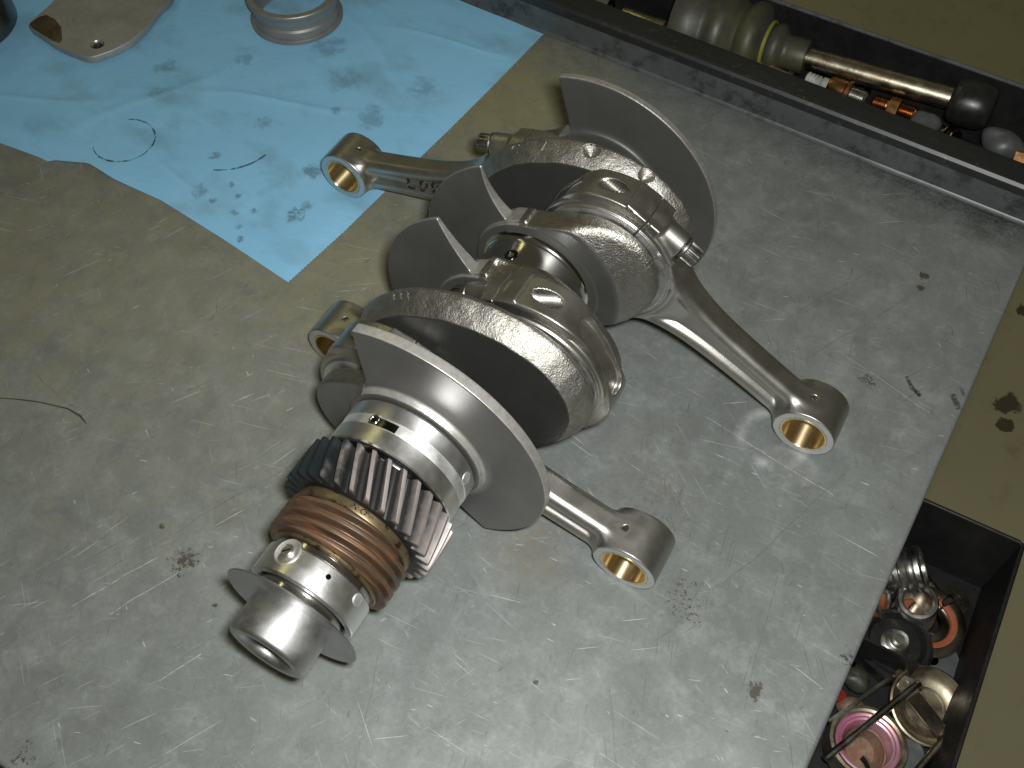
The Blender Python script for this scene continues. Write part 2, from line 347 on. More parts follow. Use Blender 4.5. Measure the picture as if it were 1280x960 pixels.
# ------------------------------------------------------------------ mesh helpers
def mesh_obj(name, verts, faces, mat, parent=None, world=True, sharp=35, normals=None, mats=None, mat_idx=None):
    """One mesh object. verts in mm; world=True means scene coordinates, otherwise the parent's own."""
    v = np.asarray(verts, float) * S
    if parent is not None and world:
        off = Vector((0, 0, 0)); q = parent
        while q is not None: off = off + q.location; q = q.parent
        v = v - np.array(off)
    me = bpy.data.meshes.new(name)
    me.from_pydata(v.tolist(), [], faces if isinstance(faces, list) else faces.tolist())
    for mm in (mats or [mat]): me.materials.append(mm)
    if mat_idx is not None: me.polygons.foreach_set('material_index', np.asarray(mat_idx, np.int32))
    me.polygons.foreach_set('use_smooth', np.ones(len(me.polygons), bool))
    me.update()
    if normals is not None: me.normals_split_custom_set_from_vertices(normals.tolist())
    elif sharp: me.set_sharp_from_angle(angle=R_(sharp))
    o = bpy.data.objects.new(name, me); C.objects.link(o)
    if parent is not None: o.parent = parent
    return o

def tag(o, label, cat, group=None, kind=None):
    o['label'] = label; o['category'] = cat
    if group: o['group'] = group
    if kind: o['kind'] = kind
    return o
def thing(name, label, cat, loc=(0, 0, 0), group=None):
    o = bpy.data.objects.new(name, None); o.empty_display_size = .01; C.objects.link(o)
    o.location = Vector(loc) * S
    return tag(o, label, cat, group)

class MB:
    """Collects pieces of ONE mesh."""
    def __init__(s): s.v = []; s.f = []; s.mi = []
    def add(s, v, f, mat=None, mi=0):
        o = len(s.v); v = np.asarray(v, float)
        if mat is not None: v = v @ np.array(mat.to_3x3()).T + np.array(mat.translation)
        s.v += v.tolist(); s.f += [[i + o for i in q] for q in f]; s.mi += [mi] * len(f)
        return s
    def lathe(s, prof, n=48, mat=None, closed=False, mi=0, a0=0.0, a1=2 * math.pi):
        """profile of (radius, height) round +Z"""
        full = abs(a1 - a0 - 2 * math.pi) < 1e-6; m = n if full else n + 1
        v = []; k = len(prof)
        for i in range(m):
            a = a0 + (a1 - a0) * i / n; c, sn = math.cos(a), math.sin(a)
            v += [(r * c, r * sn, z) for r, z in prof]
        f = []
        for i in range(n):
            j = (i + 1) % m
            for q in range(k if closed else k - 1):
                w = (q + 1) % k; f.append([i * k + q, j * k + q, j * k + w, i * k + w])
        if not full and closed: f.append(list(range(k))[::-1]); f.append([(m - 1) * k + q for q in range(k)])
        return s.add(v, f, mat, mi)
    def box(s, x0, x1, y0, y1, z0, z1, mat=None, b=0.0, mi=0):
        if b <= 0:
            v = [(x, y, z) for x in (x0, x1) for y in (y0, y1) for z in (z0, z1)]
            f = [[0, 1, 3, 2], [4, 6, 7, 5], [0, 4, 5, 1], [2, 3, 7, 6], [0, 2, 6, 4], [1, 5, 7, 3]]
            return s.add(v, f, mat, mi)
        pl = [(x0 + b, y0), (x1 - b, y0), (x1, y0 + b), (x1, y1 - b), (x1 - b, y1), (x0 + b, y1), (x0, y1 - b), (x0, y0 + b)]
        return s.prism(pl, z0, z1, mat, b, mi)
    def prism(s, pl, z0, z1, mat=None, b=0.0, mi=0):
        """convex or star-shaped outline, counter-clockwise, extruded up with a chamfer"""
        P = np.array(pl, float); n = len(P); c = P.mean(0)
        d = np.linalg.norm(P - c, axis=1, keepdims=True); Q = c + (P - c) * (1 - b / np.maximum(d, 1e-6))
        lv = [(Q, z0), (P, z0 + b), (P, z1 - b), (Q, z1)] if b else [(P, z0), (P, z1)]
        v = []; f = []
        for A, z in lv: v += [(x, y, z) for x, y in A]
        for k in range(len(lv) - 1):
            for i in range(n):
                j = (i + 1) % n; f.append([k * n + i, k * n + j, (k + 1) * n + j, (k + 1) * n + i])
        f.append(list(range(n))[::-1]); f.append([(len(lv) - 1) * n + i for i in range(n)])
        return s.add(v, f, mat, mi)
    def tube(s, pts, r, n=12, mat=None, mi=0, caps=True):
        pts = [Vector(p) for p in pts]; rr = r if isinstance(r, (list, tuple)) else [r] * len(pts)
        v = []; f = []; ref = Vector((0, 0, 1)); prev = None
        for i, p in enumerate(pts):
            t = (pts[min(i + 1, len(pts) - 1)] - pts[max(i - 1, 0)]).normalized()
            if prev is None: prev = t.cross(ref if abs(t.z) < .95 else Vector((1, 0, 0))).normalized()
            prev = (prev - t * prev.dot(t)).normalized(); bb = t.cross(prev)
            for k in range(n):
                a = 2 * math.pi * k / n; v.append(p + (prev * math.cos(a) + bb * math.sin(a)) * rr[i])
        for i in range(len(pts) - 1):
            for k in range(n): f.append([i * n + k, i * n + (k + 1) % n, (i + 1) * n + (k + 1) % n, (i + 1) * n + k])
        if caps: f.append(list(range(n))[::-1]); f.append([(len(pts) - 1) * n + k for k in range(n)])
        return s.add([tuple(q) for q in v], f, mat, mi)
    def build(s, name, mat, parent=None, world=True, sharp=35, mats=None):
        return mesh_obj(name, s.v, s.f, mat, parent, world, sharp, mats=mats, mat_idx=s.mi if mats else None)

def frame(origin, axis, up=(0, 0, 1)):
    """matrix (mm) whose Z runs along axis"""
    z = Vector(axis).normalized(); u = Vector(up)
    if abs(z.dot(u)) > .97: u = Vector((1, 0, 0))
    x = u.cross(z).normalized(); y = z.cross(x)
    m = Matrix((x, y, z)).transposed().to_4x4(); m.translation = Vector(origin)
    return m
def ring_prof(ri, ro, z0, z1, b=.4):
    return [(ri, z0 + b), (ri + b, z0), (ro - b, z0), (ro, z0 + b), (ro, z1 - b), (ro - b, z1), (ri + b, z1), (ri, z1 - b)]
def disc_prof(r, z0, z1, b=.4):
    return [(0.001, z0), (r - b, z0), (r, z0 + b), (r, z1 - b), (r - b, z1), (0.001, z1)]
AX = lambda y=0: frame((0, y, H), (0, 1, 0))       # lathe axis = crank axis

# ---- signed distance tools: forged shapes with fillets, meshed by surface nets
def smin(a, b, k):
    h = np.clip(.5 + .5 * (b - a) / k, 0, 1); return b + (a - b) * h - k * h * (1 - h)
def smax(a, b, k): return -smin(-a, -b, k)
def sdf_mesh(f, lo, hi, h, iters=3):
    ax = [np.arange(lo[i], hi[i] + h, h) for i in range(3)]
    g = f(ax[0][:, None, None], ax[1][None, :, None], ax[2][None, None, :])
    g = np.broadcast_to(g, tuple(len(a) for a in ax)).astype(np.float32)
    ins = g < 0
    nx, ny, nz = (k - 1 for k in g.shape)
    cnt = np.zeros((nx, ny, nz), np.int8)
    for i in (0, 1):
        for j in (0, 1):
            for k in (0, 1): cnt += ins[i:nx + i, j:ny + j, k:nz + k]
    act = (cnt > 0) & (cnt < 8)
    idx = -np.ones((nx, ny, nz), np.int64); cells = np.argwhere(act); idx[act] = np.arange(len(cells))
    acc = np.zeros((len(cells), 3)); num = np.zeros(len(cells))
    ci, cj, ck = cells.T
    cor = [(i, j, k) for i in (0, 1) for j in (0, 1) for k in (0, 1)]
    for a in cor:
        for d in range(3):
            if a[d]: continue
            b = list(a); b[d] = 1
            va = g[ci + a[0], cj + a[1], ck + a[2]]; vb = g[ci + b[0], cj + b[1], ck + b[2]]
            cr = (va < 0) != (vb < 0)
            t = np.where(cr, va / np.where(cr, va - vb, 1), 0)
            p = np.tile(np.array(a, float), (len(cells), 1)); p[:, d] += t
            acc[cr] += p[cr]; num += cr
    P = (cells + acc / num[:, None]) * h + np.array([ax[0][0], ax[1][0], ax[2][0]])
    faces = []
    for d in range(3):
        e, o = [(1, 2), (2, 0), (0, 1)][d]
        sl0 = [slice(None)] * 3; sl1 = [slice(None)] * 3; sl0[d] = slice(0, -1); sl1[d] = slice(1, None)
        A = ins[tuple(sl0)]; B = ins[tuple(sl1)]
        E = np.argwhere(A != B); E = E[(E[:, e] > 0) & (E[:, o] > 0) & (E[:, e] < g.shape[e] - 1) & (E[:, o] < g.shape[o] - 1)]
        q = []
        for de, do in ((-1, -1), (0, -1), (0, 0), (-1, 0)):
            c = E.copy(); c[:, e] += de; c[:, o] += do; q.append(idx[c[:, 0], c[:, 1], c[:, 2]])
        q = np.stack(q, 1); flip = ~A[E[:, 0], E[:, 1], E[:, 2]]
        q[flip] = q[flip][:, ::-1]; faces.append(q)
    F = np.concatenate(faces)
    e = .15
    def grad(P):
        G = np.stack([f(P[:, 0] + (e if i == 0 else 0), P[:, 1] + (e if i == 1 else 0), P[:, 2] + (e if i == 2 else 0)) -
                      f(P[:, 0] - (e if i == 0 else 0), P[:, 1] - (e if i == 1 else 0), P[:, 2] - (e if i == 2 else 0)) for i in range(3)], 1) / (2 * e)
        return G
    P0 = P.copy()
    for _ in range(iters):
        G = grad(P); d = f(P[:, 0], P[:, 1], P[:, 2]); n2 = np.maximum((G * G).sum(1), .05)
        P = P - np.clip(d / n2, -h, h)[:, None] * G
        P = P0 + np.clip(P - P0, -.7 * h, .7 * h)
    G = grad(P); N = G / np.maximum(np.linalg.norm(G, axis=1, keepdims=True), 1e-6)
    return P, F, N

# ------------------------------------------------------------------ floor and workbench
mb = MB(); mb.add([(-4000, -3000, -850), (4000, -3000, -850), (4000, 5000, -850), (-4000, 5000, -850)], [[0, 1, 2, 3]])
fl = mb.build('floor', M['floor']); fl['kind'] = 'structure'

bench = thing('workbench', 'scratched grey sheet metal workbench top under the crankshaft', 'workbench', (0, 0, -850))
def yb(x): return 332.5 - .0601 * x                    # line where the sheet meets the back lip
def xr(y): return 211.7 + .0335 * y                    # right edge
YF = -221.0
L0 = -900
# sheet: subdivided top with rolled front and right edges
mb = MB()
gx = np.linspace(0, 1, 60); gy = np.linspace(0, 1, 40); V = []; Fc = []
for v_ in gy:
    for u_ in gx:
        y0 = YF + v_ * (332.5 - YF); xm = xr(y0); x = L0 + u_ * (xm - L0); y = YF + v_ * (yb(x) - YF)
        V.append((x, y, 0))
for j in range(39):
    for i in range(59): a = j * 60 + i; Fc.append([a, a + 1, a + 61, a + 60])
mb.add(V, Fc)
def rolled(p, q, out):                                  # a folded-down edge from p to q
    n = 6; vv = []; ff = []
    for k in range(n + 1):
        a = math.pi / 2 * k / n; d = 2.2 * math.sin(a); z = -2.2 + 2.2 * math.cos(a)
        for s_ in (p, q): vv.append((s_[0] + out[0] * d, s_[1] + out[1] * d, z))
    for s_ in (p, q): vv.append((s_[0] + out[0] * 2.2, s_[1] + out[1] * 2.2, -38))
    for k in range(n + 1): ff.append([2 * k, 2 * k + 1, 2 * k + 3, 2 * k + 2])
    mb.add(vv, ff)
rolled((xr(yb(218)), yb(218)), (xr(YF), YF), (1, 0)); rolled((xr(YF), YF), (L0, YF), (0, -1))
mb.build('sheet', M['bench'], bench)
# back lip: dark painted upstand with a ridge and a flat top
def lip_material(dk=1.0):
    m = Mat('worn_dark_paint')
    c = m.mix(m.ramp(m.noise(30, 5, .7, m.map(scale=(.4, 1, 1))), .35, .7), (0.07 * dk, 0.078 * dk, 0.078 * dk), (0.10 * dk, 0.11 * dk, 0.11 * dk))
    c = m.mix(m.ramp(m.noise(150, 5, .75), .60, .68, 0, .35), c, (0.16, 0.165, 0.16))
    c = m.mix(m.ramp(m.noise(60, 5, .75, m.map(loc=(4, 4, 4))), .50, .66, 0, .8), c, (0.02, 0.02, 0.02))
    m.set(col=c, rough=.42, metal=.25, normal=m.bump(m.noise(200, 4), .0001, .5)); return m.m
M['lip'] = lip_material(); M['lip_dark'] = lip_material(.27)
mb = MB()
xs = np.linspace(L0, 219.5, 40)
for nm, prof, mt_ in (('back_lip', [(0.0, -.5), (-1.2, .6), (-.6, 2.2), (.2, 3.0), (.5, 22.6), (1.6, 23.4), (1.6, -3)], M['lip']),
                      ('lip_cap', [(1.7, 12), (-.3, 23.8), (-.5, 25.6), (1.0, 27.4), (3.4, 27.8), (6.0, 27.0), (7.4, 24.8), (21.5, 24.2), (23.8, 23.6), (24.5, 22), (24.5, -40)], M['lip_dark'])):
    vv = []; ff = []; k = len(prof)
    for x in xs:
        for d, z in prof: vv.append((x, yb(x) + d, z))
    for i in range(39):
        for q in range(k - 1): ff.append([i * k + q, (i + 1) * k + q, (i + 1) * k + q + 1, i * k + q + 1])
    ff.append([39 * k + q for q in range(k)])
    MB().add(vv, ff).build(nm, mt_, bench, sharp=30)
MB().box(L0, 200, -190, 345, -850, -3, b=0).build('cabinet', M['black_paint'], bench)

# ------------------------------------------------------------------ crankshaft
crank = thing('crankshaft', 'four throw steel crankshaft lying on the bench with gears and bearings fitted', 'crankshaft')
YP = dict(A=0.0, B=37.5, C=112.0, D=149.5)
def pin_pos(s): return s * THROW * math.cos(THETA), H + s * THROW * math.sin(THETA)
PINS = dict(A=-1, B=1, C=1, D=-1)

def uv(x, z, ang):
    c, s = math.cos(ang), math.sin(ang); X = x; Z = z - H
    return X * c + Z * s, -X * s + Z * c
def end_web(ang, y0, y1, fan, hub_side, hub_y, hub_r, fillet, fan_in=None, lobe_r=31.5, cen=(0, 0), RF=None, cut=(3.4, 66, .41), lump=None):
    """Web with a pin lobe and a half-disc counterweight; ang points along the counterweight.
    fan = (near y, far y) at the rim, fan_in the same near the hub."""
    RF = RF or H - .35
    fi = fan_in or fan
    def f(x, y, z):
        u, v = uv(x, z, ang); r = np.sqrt(u * u + v * v); rf = np.sqrt((u - cen[0]) ** 2 + (v - cen[1]) ** 2)
        t = np.clip((r - 30) / (RF - 30), 0, 1)
        a = fi[0] + (fan[0] - fi[0]) * t; b = fi[1] + (fan[1] - fi[1]) * t
        av = np.abs(v)
        lu = cut[0] + cut[2] * (av - cut[1])
        if len(cut) > 3: lu = lu + cut[3] * np.clip(1 - ((av - 49) / 18) ** 2, -.6, 1)
        fan2 = smax(rf - RF, (lu - u) / math.hypot(1, cut[2]), .8)
        dfan = smax(smax(fan2, a - y, .7), y - b, .7)
        tt = np.clip(-u / THROW, 0, 1); rl = np.sqrt((u + tt * THROW) ** 2 + v * v) - (34 - tt * (34 - lobe_r))
        lo, hi = (hub_y, y1) if hub_side < 0 else (y0, hub_y)
        if hub_r > 40:                      # lobe sloping from the journal side out to the pin side
            s_ = (y - lo) / (hi - lo); s_ = 1 - s_ if hub_side > 0 else s_
            rl = smax(rl, (r - 46 - 21 * np.clip(s_ * 1.1, 0, 1.2)) * .6, 4.0)
            rl = smax(rl, u - 3, 3.0)
            lobe = smax(smax(rl, lo - y, 1.0), y - hi, 1.4)
        else:
            lobe = smax(smax(rl, y0 - y, 2.4), y - y1, 2.4)
        core = smax(smax(r - (34.5 if hub_r > 40 else hub_r), lo - y, .8), y - hi, .8)
        d = smin(smin(lobe, dfan, 1.2 if hub_r > 40 else 2.5), core, fillet)
        if hub_r > 40:                      # shoulder where the counterweight flank meets the hub
            bx = smax(smax(np.abs(u + 4) - 6, np.abs(np.abs(v) - 31.5) - 4.0, 1.2), smax(lo + 1.5 - y, y - hi + 1.0, .8), 1.0)
            d = smin(d, bx, 1.5)
        if lump:
            q = np.sqrt(((x - lump[0]) / 6) ** 2 + ((y - lump[1]) / 2.0) ** 2 + ((z - lump[2]) / 2.2) ** 2)
            d = smin(d, (q - 1) * 2.2, 2.0)
        return d
    ylo = min(y0, fan[0], fi[0], hub_y) - 2; yhi = max(y1, fan[1], fi[1], hub_y) + 2
    return sdf_mesh(f, (-74, ylo, H - 74), (74, yhi, H + 74), .85)
AF = THETA                                   # counterweight direction of the end webs
AB = THETA + math.pi                         # and of the middle webs
def put_web(name, geo, ang, mats, lobe_at=-6):
    P, F, N = geo
    c = P[F].mean(1); u, v = uv(c[:, 0], c[:, 2], ang)
    return mesh_obj(name, P, F, None, crank, normals=N, mats=mats, mat_idx=np.where(u < lobe_at - .25 * np.abs(v) * 0, 1, 0))
put_web('counterweight', end_web(AF, -21.5, -11.6, (-22.6, -17.2), -1, -27.2, 34.5, 5.0, cen=(-2.9, 1.0), RF=68, cut=(2.6, 67, .42)), AF, [M['fan'], M['lobe']], -13)
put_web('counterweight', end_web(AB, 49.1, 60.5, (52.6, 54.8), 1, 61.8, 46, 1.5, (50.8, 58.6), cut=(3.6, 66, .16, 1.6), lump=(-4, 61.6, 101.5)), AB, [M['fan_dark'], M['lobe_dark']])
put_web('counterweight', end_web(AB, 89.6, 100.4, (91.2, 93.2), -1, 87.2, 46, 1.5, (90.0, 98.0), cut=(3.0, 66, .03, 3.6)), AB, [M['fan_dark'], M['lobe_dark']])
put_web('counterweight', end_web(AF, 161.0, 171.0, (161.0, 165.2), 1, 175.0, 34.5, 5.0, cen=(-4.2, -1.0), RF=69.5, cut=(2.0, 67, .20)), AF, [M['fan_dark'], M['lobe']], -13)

MIDF = []
def mid_web(y0, y1, dimples=()):
    yc = (y0 + y1) / 2; hw = (y1 - y0) / 2
    def f(x, y, z):
        u, v = uv(x, z, THETA)
        a, b = 67.5, 50.5
        q = np.sqrt((u / a) ** 2 + (v / b) ** 2 + 1e-6); gl = np.sqrt((u / a ** 2) ** 2 + (v / b ** 2) ** 2 + 1e-9)
        d2 = q * (q - 1) / gl
        wob = .55 * np.sin(u * .21 + 1) * np.sin(v * .17 + .5) + .35 * np.sin(u * .47 + y * .3) + .3 * np.sin(v * .6 - u * .2)
        t = np.clip((y0 + 11.0 - y) / 11.0, 0, 1.3); t2 = np.clip((y - y1 + 3.5) / 3.5, 0, 1.3)
        d = smax(d2 + 6.3 * t ** 1.35 + 2.2 * t2 ** 2 + wob * .3, np.abs(y - yc) - hw, .7)
        for (du, dv, dy) in dimples:                                     # drilled balance marks
            nn = math.hypot(du / a ** 2, dv / b ** 2); nu, nv = du / a ** 2 / nn, dv / b ** 2 / nn
            pu, pv = u - du, v - dv; al = pu * nu + pv * nv; pr = np.sqrt(np.maximum(pu * pu + pv * pv - al * al, 0) + (y - dy) ** 2)
            cone = (pr - np.clip(4.6 + al * 1.15, 0, 4.6)) * .66
            d = np.maximum(d, -cone)
        return d
    MIDF.append(f)
    return sdf_mesh(f, (-72, y0 - 2, H - 62), (72, y1 + 2, H + 62), .85)
for geo in (mid_web(12.0, 26.0), mid_web(123.6, 137.6, ((28.5, 44.2, 131.0), (54.0, 29.0, 131.0)))):
    mesh_obj('crank_web', geo[0], geo[1], M['web_mid'], crank, normals=geo[2])

# journals and crankpins
def lathe_part(name, prof, mat, y=0.0, n=72, parent=crank, sharp=35):
    return MB().lathe(prof, n, AX(y)).build(name, mat, parent, sharp=sharp)
for k, s in PINS.items():
    px, pz = pin_pos(s)
    MB().lathe([(0, -14), (27.4, -14), (27.4, 14), (0, 14)], 64, frame((px, YP[k], pz), (0, 1, 0))).build('crankpin', M['journal'], crank)
jc = MB().lathe([(20, 60), (30.5, 61.9), (29.0, 62.6), (27.9, 63.6), (27.5, 65.2), (27.5, 83.8), (27.9, 85.4), (29.0, 86.4), (30.5, 87.1), (20, 89)], 96, AX()).build('main_journal', M['journal'], crank)
lathe_part('main_journal', [(20, 172), (27.5, 176), (27.5, 190), (26.8, 191), (10, 191), (10, 185)], M['journal'])
lathe_part('main_journal', [(15, -52), (27.5, -52), (27.5, -29), (30.5, -27.3), (31.5, -26.8), (15, -25)], M['journal'])
# oil hole lip on the centre journal
MB().lathe(ring_prof(1.6, 3.4, -.4, .25, .2), 24, frame((-6.5, 74, H + 26.8), (-.235, 0, .972))).build('oil_hole', M['oily'], crank)
# lump of weld metal left on the centre hub
# third main bearing: grooved aluminium shell
lathe_part('bearing_shell', [(28.6, -28.5), (31.9, -28.3), (32.5, -28.9), (32.5, -36.0), (32.2, -36.15), (32.2, -41.35), (32.5, -41.5), (32.5, -49.5), (31.9, -50.1), (28.6, -50.1)], M['alu'], n=128)
bs = [o for o in bpy.data.objects if o.name.startswith('bearing_shell')][-1]
lathe_part('oil_groove', [(32.23, -36.25), (32.26, -36.4), (32.26, -41.1), (32.23, -41.25)], M['groove'], n=128, parent=bs)
def on_shell(r, x, side=1):                    # point and normal on a cylinder round the crank axis
    a = math.asin(x / r); return (x, r * math.cos(a)), (math.sin(a), math.cos(a))
def patch(r, y0, y1, a0, a1, t=.35, n=14):     # a thin curved pad on a cylinder, angle from straight up, degrees
    v = []; f = []
    for i in range(n + 1):
        a = R_(a0 + (a1 - a0) * i / n); s, c = math.sin(a), math.cos(a)
        for rr, y in ((r - .6, y0), (r + t, y0), (r + t, y1), (r - .6, y1)): v.append((rr * s, y, H + rr * c))
    for i in range(n):
        for k in range(4): f.append([i * 4 + k, i * 4 + (k + 1) % 4, (i + 1) * 4 + (k + 1) % 4, (i + 1) * 4 + k])
    f.append([0, 3, 2, 1]); f.append([n * 4, n * 4 + 1, n * 4 + 2, n * 4 + 3]); return v, f
v, f = patch(32.3, -41.0, -37.0, -21, 4, .06); MB().add(v, f).build('oil_slot', M['oily'], bs)
def rad_feature(name, mat, r, x, y, prof, n=28, parent=None):
    a = math.asin(max(-1, min(1, x / r))); d = (math.sin(a), 0, math.cos(a))
    return MB().lathe(prof, n, frame((d[0] * r, y, H + d[2] * r), d)).build(name, mat, parent)
rad_feature('oil_hole', M['journal'], 32.3, -9.8, -38.6, ring_prof(1.5, 2.6, -.5, .25, .2), parent=bs)
def dish(R): return [(.01, .02), (R * .5, .06), (R * .8, .16), (R, .28), (R * 1.12, .10), (R * 1.2, -.6)]
rad_feature('dowel_dimple', M['groove'], 32.5, 31.6, -33.2, dish(2.6), parent=bs)

# camshaft drive gear: helical steel teeth
def helical_gear(n, rt, rr, y0, y1, twist, rb, ang0=0.0, sl=10):
    pts = []
    for t in range(n):
        a = 2 * math.pi * t / n; p = 2 * math.pi / n
        for fa, rad in ((-.50, rr), (-.38, rr + .25), (-.26, rr + 1.2), (-.155, rt - 1.0), (-.12, rt - .1), (0, rt), (.12, rt - .1), (.155, rt - 1.0), (.26, rr + 1.2), (.38, rr + .25)):
            pts.append((a + fa * p, rad))
    k = len(pts); v = []; f = []
    lv = [(y0, 0, 1.0), (y0 + .5, 0, 0)] + [(y0 + .5 + (y1 - y0 - 1) * i / sl, 0, 0) for i in range(1, sl + 1)] + [(y1, 0, 1.0)]
    for y, _, ch in lv:
        tw = ang0 + twist * (y - y0) / (y1 - y0)
        for a, rad in pts:
            q = rad - ch * .5 * (rad > rr + 1.8); v.append((q * math.sin(a + tw), y, H + q * math.cos(a + tw)))
    for i in range(len(lv) - 1):
        for j in range(k): f.append([i * k + j, i * k + (j + 1) % k, (i + 1) * k + (j + 1) % k, (i + 1) * k + j][::-1])
    for li, flip in ((0, False), (len(lv) - 1, True)):
        o = len(v); y, _, _ = lv[li]; tw = ang0 + twist * (y - y0) / (y1 - y0)
        for a, rad in pts: v.append((rb * math.sin(a + tw), y, H + rb * math.cos(a + tw)))
        for j in range(k):
            q = [li * k + j, o + j, o + (j + 1) % k, li * k + (j + 1) % k]; f.append(q if not flip else q[::-1])
    return v, f
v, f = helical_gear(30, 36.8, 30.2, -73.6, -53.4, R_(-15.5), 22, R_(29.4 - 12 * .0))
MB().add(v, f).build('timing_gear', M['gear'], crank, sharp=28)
lathe_part('spacer_ring', [(20, -53.3), (30.4, -53.3), (30.8, -52.7), (30.8, -50.6), (30.2, -50.3), (20, -50.3)], M['oily'])
# worn bronze distributor drive gear: four start worm teeth plus plain collar
def worm(y0, y1, starts, lead, ro, depth, n=240, m=90):
    v = []; f = []
    for j in range(m + 1):
        y = y0 + (y1 - y0) * j / m
        for i in range(n):
            a = 2 * math.pi * i / n
            ph = ((y / lead - a / (2 * math.pi)) * starts) % 1.0
            tri = abs(ph - .5) * 2
            d = min(1, max(0, (tri - .10) / .6)); d = d * d * (3 - 2 * d)
            r = ro - depth * (1 - d)
            e = min(j, m - j) / m * (y1 - y0); r -= max(0, .8 - e) * .8
            v.append((r * math.sin(a), y, H + r * math.cos(a)))
    for j in range(m):
        for i in range(n): f.append([j * n + i, (j + 1) * n + i, (j + 1) * n + (i + 1) % n, j * n + (i + 1) % n])
    for j, fl_ in ((0, 0), (m, 1)):
        o = len(v); y = y0 if j == 0 else y1
        for i in range(n): a = 2 * math.pi * i / n; v.append((21 * math.sin(a), y, H + 21 * math.cos(a)))
        for i in range(n):
            q = [j * n + i, j * n + (i + 1) % n, o + (i + 1) % n, o + i]; f.append(q if not fl_ else q[::-1])
    return v, f
v, f = worm(-95.6, -78.3, 3, 15.0, 29.8, 3.9)
dg = MB().add(v, f).build('drive_gear', M['worn_bronze'], crank, sharp=45)
cl = lathe_part('collar', [(20, -78.8), (27.6, -78.6), (28.3, -78.0), (28.5, -77.0), (28.5, -74.6), (28.0, -73.9), (27.0, -73.7), (20, -73.7)], M['collar'], parent=dg)
# stamped letters on the collar
def strokes(segs, name, mat, parent, w=.32):
    mb = MB()
    for s in segs: mb.tube(s, w, 6)
    return mb.build(name, mat, parent, sharp=60)
def on_cyl(r, a, y): return (r * math.sin(R_(a)), y, H + r * math.cos(R_(a)))
strokes([[on_cyl(28.45, 9, -77.0), on_cyl(28.45, 13.5, -74.9)], [on_cyl(28.45, 13.5, -77.0), on_cyl(28.45, 9, -74.9)],
         [on_cyl(28.45, 19.5 + 2.4 * math.cos(t), -75.9 + 1.1 * math.sin(t)) for t in np.linspace(0, 2 * math.pi, 13)]], 'stamped_letters', M['oily'], dg, .22)
# retaining ring, washer, fourth bearing
MB().lathe([(21.5, -97.3), (25.0, -97.3), (25.4, -96.9), (25.4, -95.9), (25.0, -95.5), (21.5, -95.5)], 80, AX(), True, a0=R_(-60), a1=R_(270)).build('retaining_ring', M['collar'], crank)
lathe_part('spacer_ring', [(19, -100.3), (23.0, -100.3), (23.5, -99.9), (23.5, -97.6), (23.2, -97.3), (19, -97.3)], M['journal'])
b4 = lathe_part('bearing_shell', [(21.4, -100.5), (24.5, -100.5), (25.0, -101.0), (25.0, -113.2), (24.6, -113.7), (21.8, -113.7), (21.2, -113.2), (21.2, -101)], M['alu'], n=128)
# milled pocket with a slotted dowel head, small hole, dimple
rad_feature('milled_pocket', M['groove'], 24.6, -8.4, -104.2, [(.01, .12), (4.6, .25), (5.6, .62), (5.9, .5), (6.1, -.6)], parent=b4, n=36)
dw = rad_feature('dowel_pin', M['alu'], 24.7, -8.4, -104.2, [(.01, 1.2), (2.2, 1.2), (2.9, .7), (2.95, 0)], parent=b4)
a_ = math.asin(-8.4 / 24.7); dn = Vector((math.sin(a_), 0, math.cos(a_))); ct = Vector((0, -104.2, H)) + dn * 25.92
tg = Vector((dn.z, 0, -dn.x)); sd = (tg * .8 + Vector((0, .6, 0))).normalized()
MB().tube([ct - sd * 1.9, ct + sd * 1.9], .35, 6).build('slot', M['oily'], dw)
rad_feature('oil_hole', M['oily'], 24.95, 11.6, -104.8, [(.01, .06), (.9, .07), (1.15, .05), (1.25, -.5)], parent=b4)
rad_feature('dowel_dimple', M['groove'], 25.0, 22.9, -103.6, dish(2.4), parent=b4)
lathe_part('front_journal', [(10, -95), (20, -95.2), (20, -118.6), (19.6, -119), (10, -119)], M['journal'])
lathe_part('oil_slinger', [(14, -119.2), (20, -119.0), (31.4, -119.6), (31.9, -119.95), (31.6, -120.35), (20, -119.9), (14, -120.2)], M['nose'], n=96)
lathe_part('crank_nose', [(12, -119.4), (18.0, -119.6), (18.15, -120.3), (18.15, -136.4), (17.3, -137.7), (16.6, -138.0), (13.2, -138.0), (12.0, -137.2), (11.0, -135.2), (10.9, -131), (10.9, -118)], M['nose'], n=96)
lathe_part('bore_thread', [(10.85, -131.5)] + [q for i in range(8) for q in ((10.0, -131.0 + i * 1.5), (10.8, -130.25 + i * 1.5))] + [(10.0, -119), (.01, -118.8)], M['oily'], n=48)

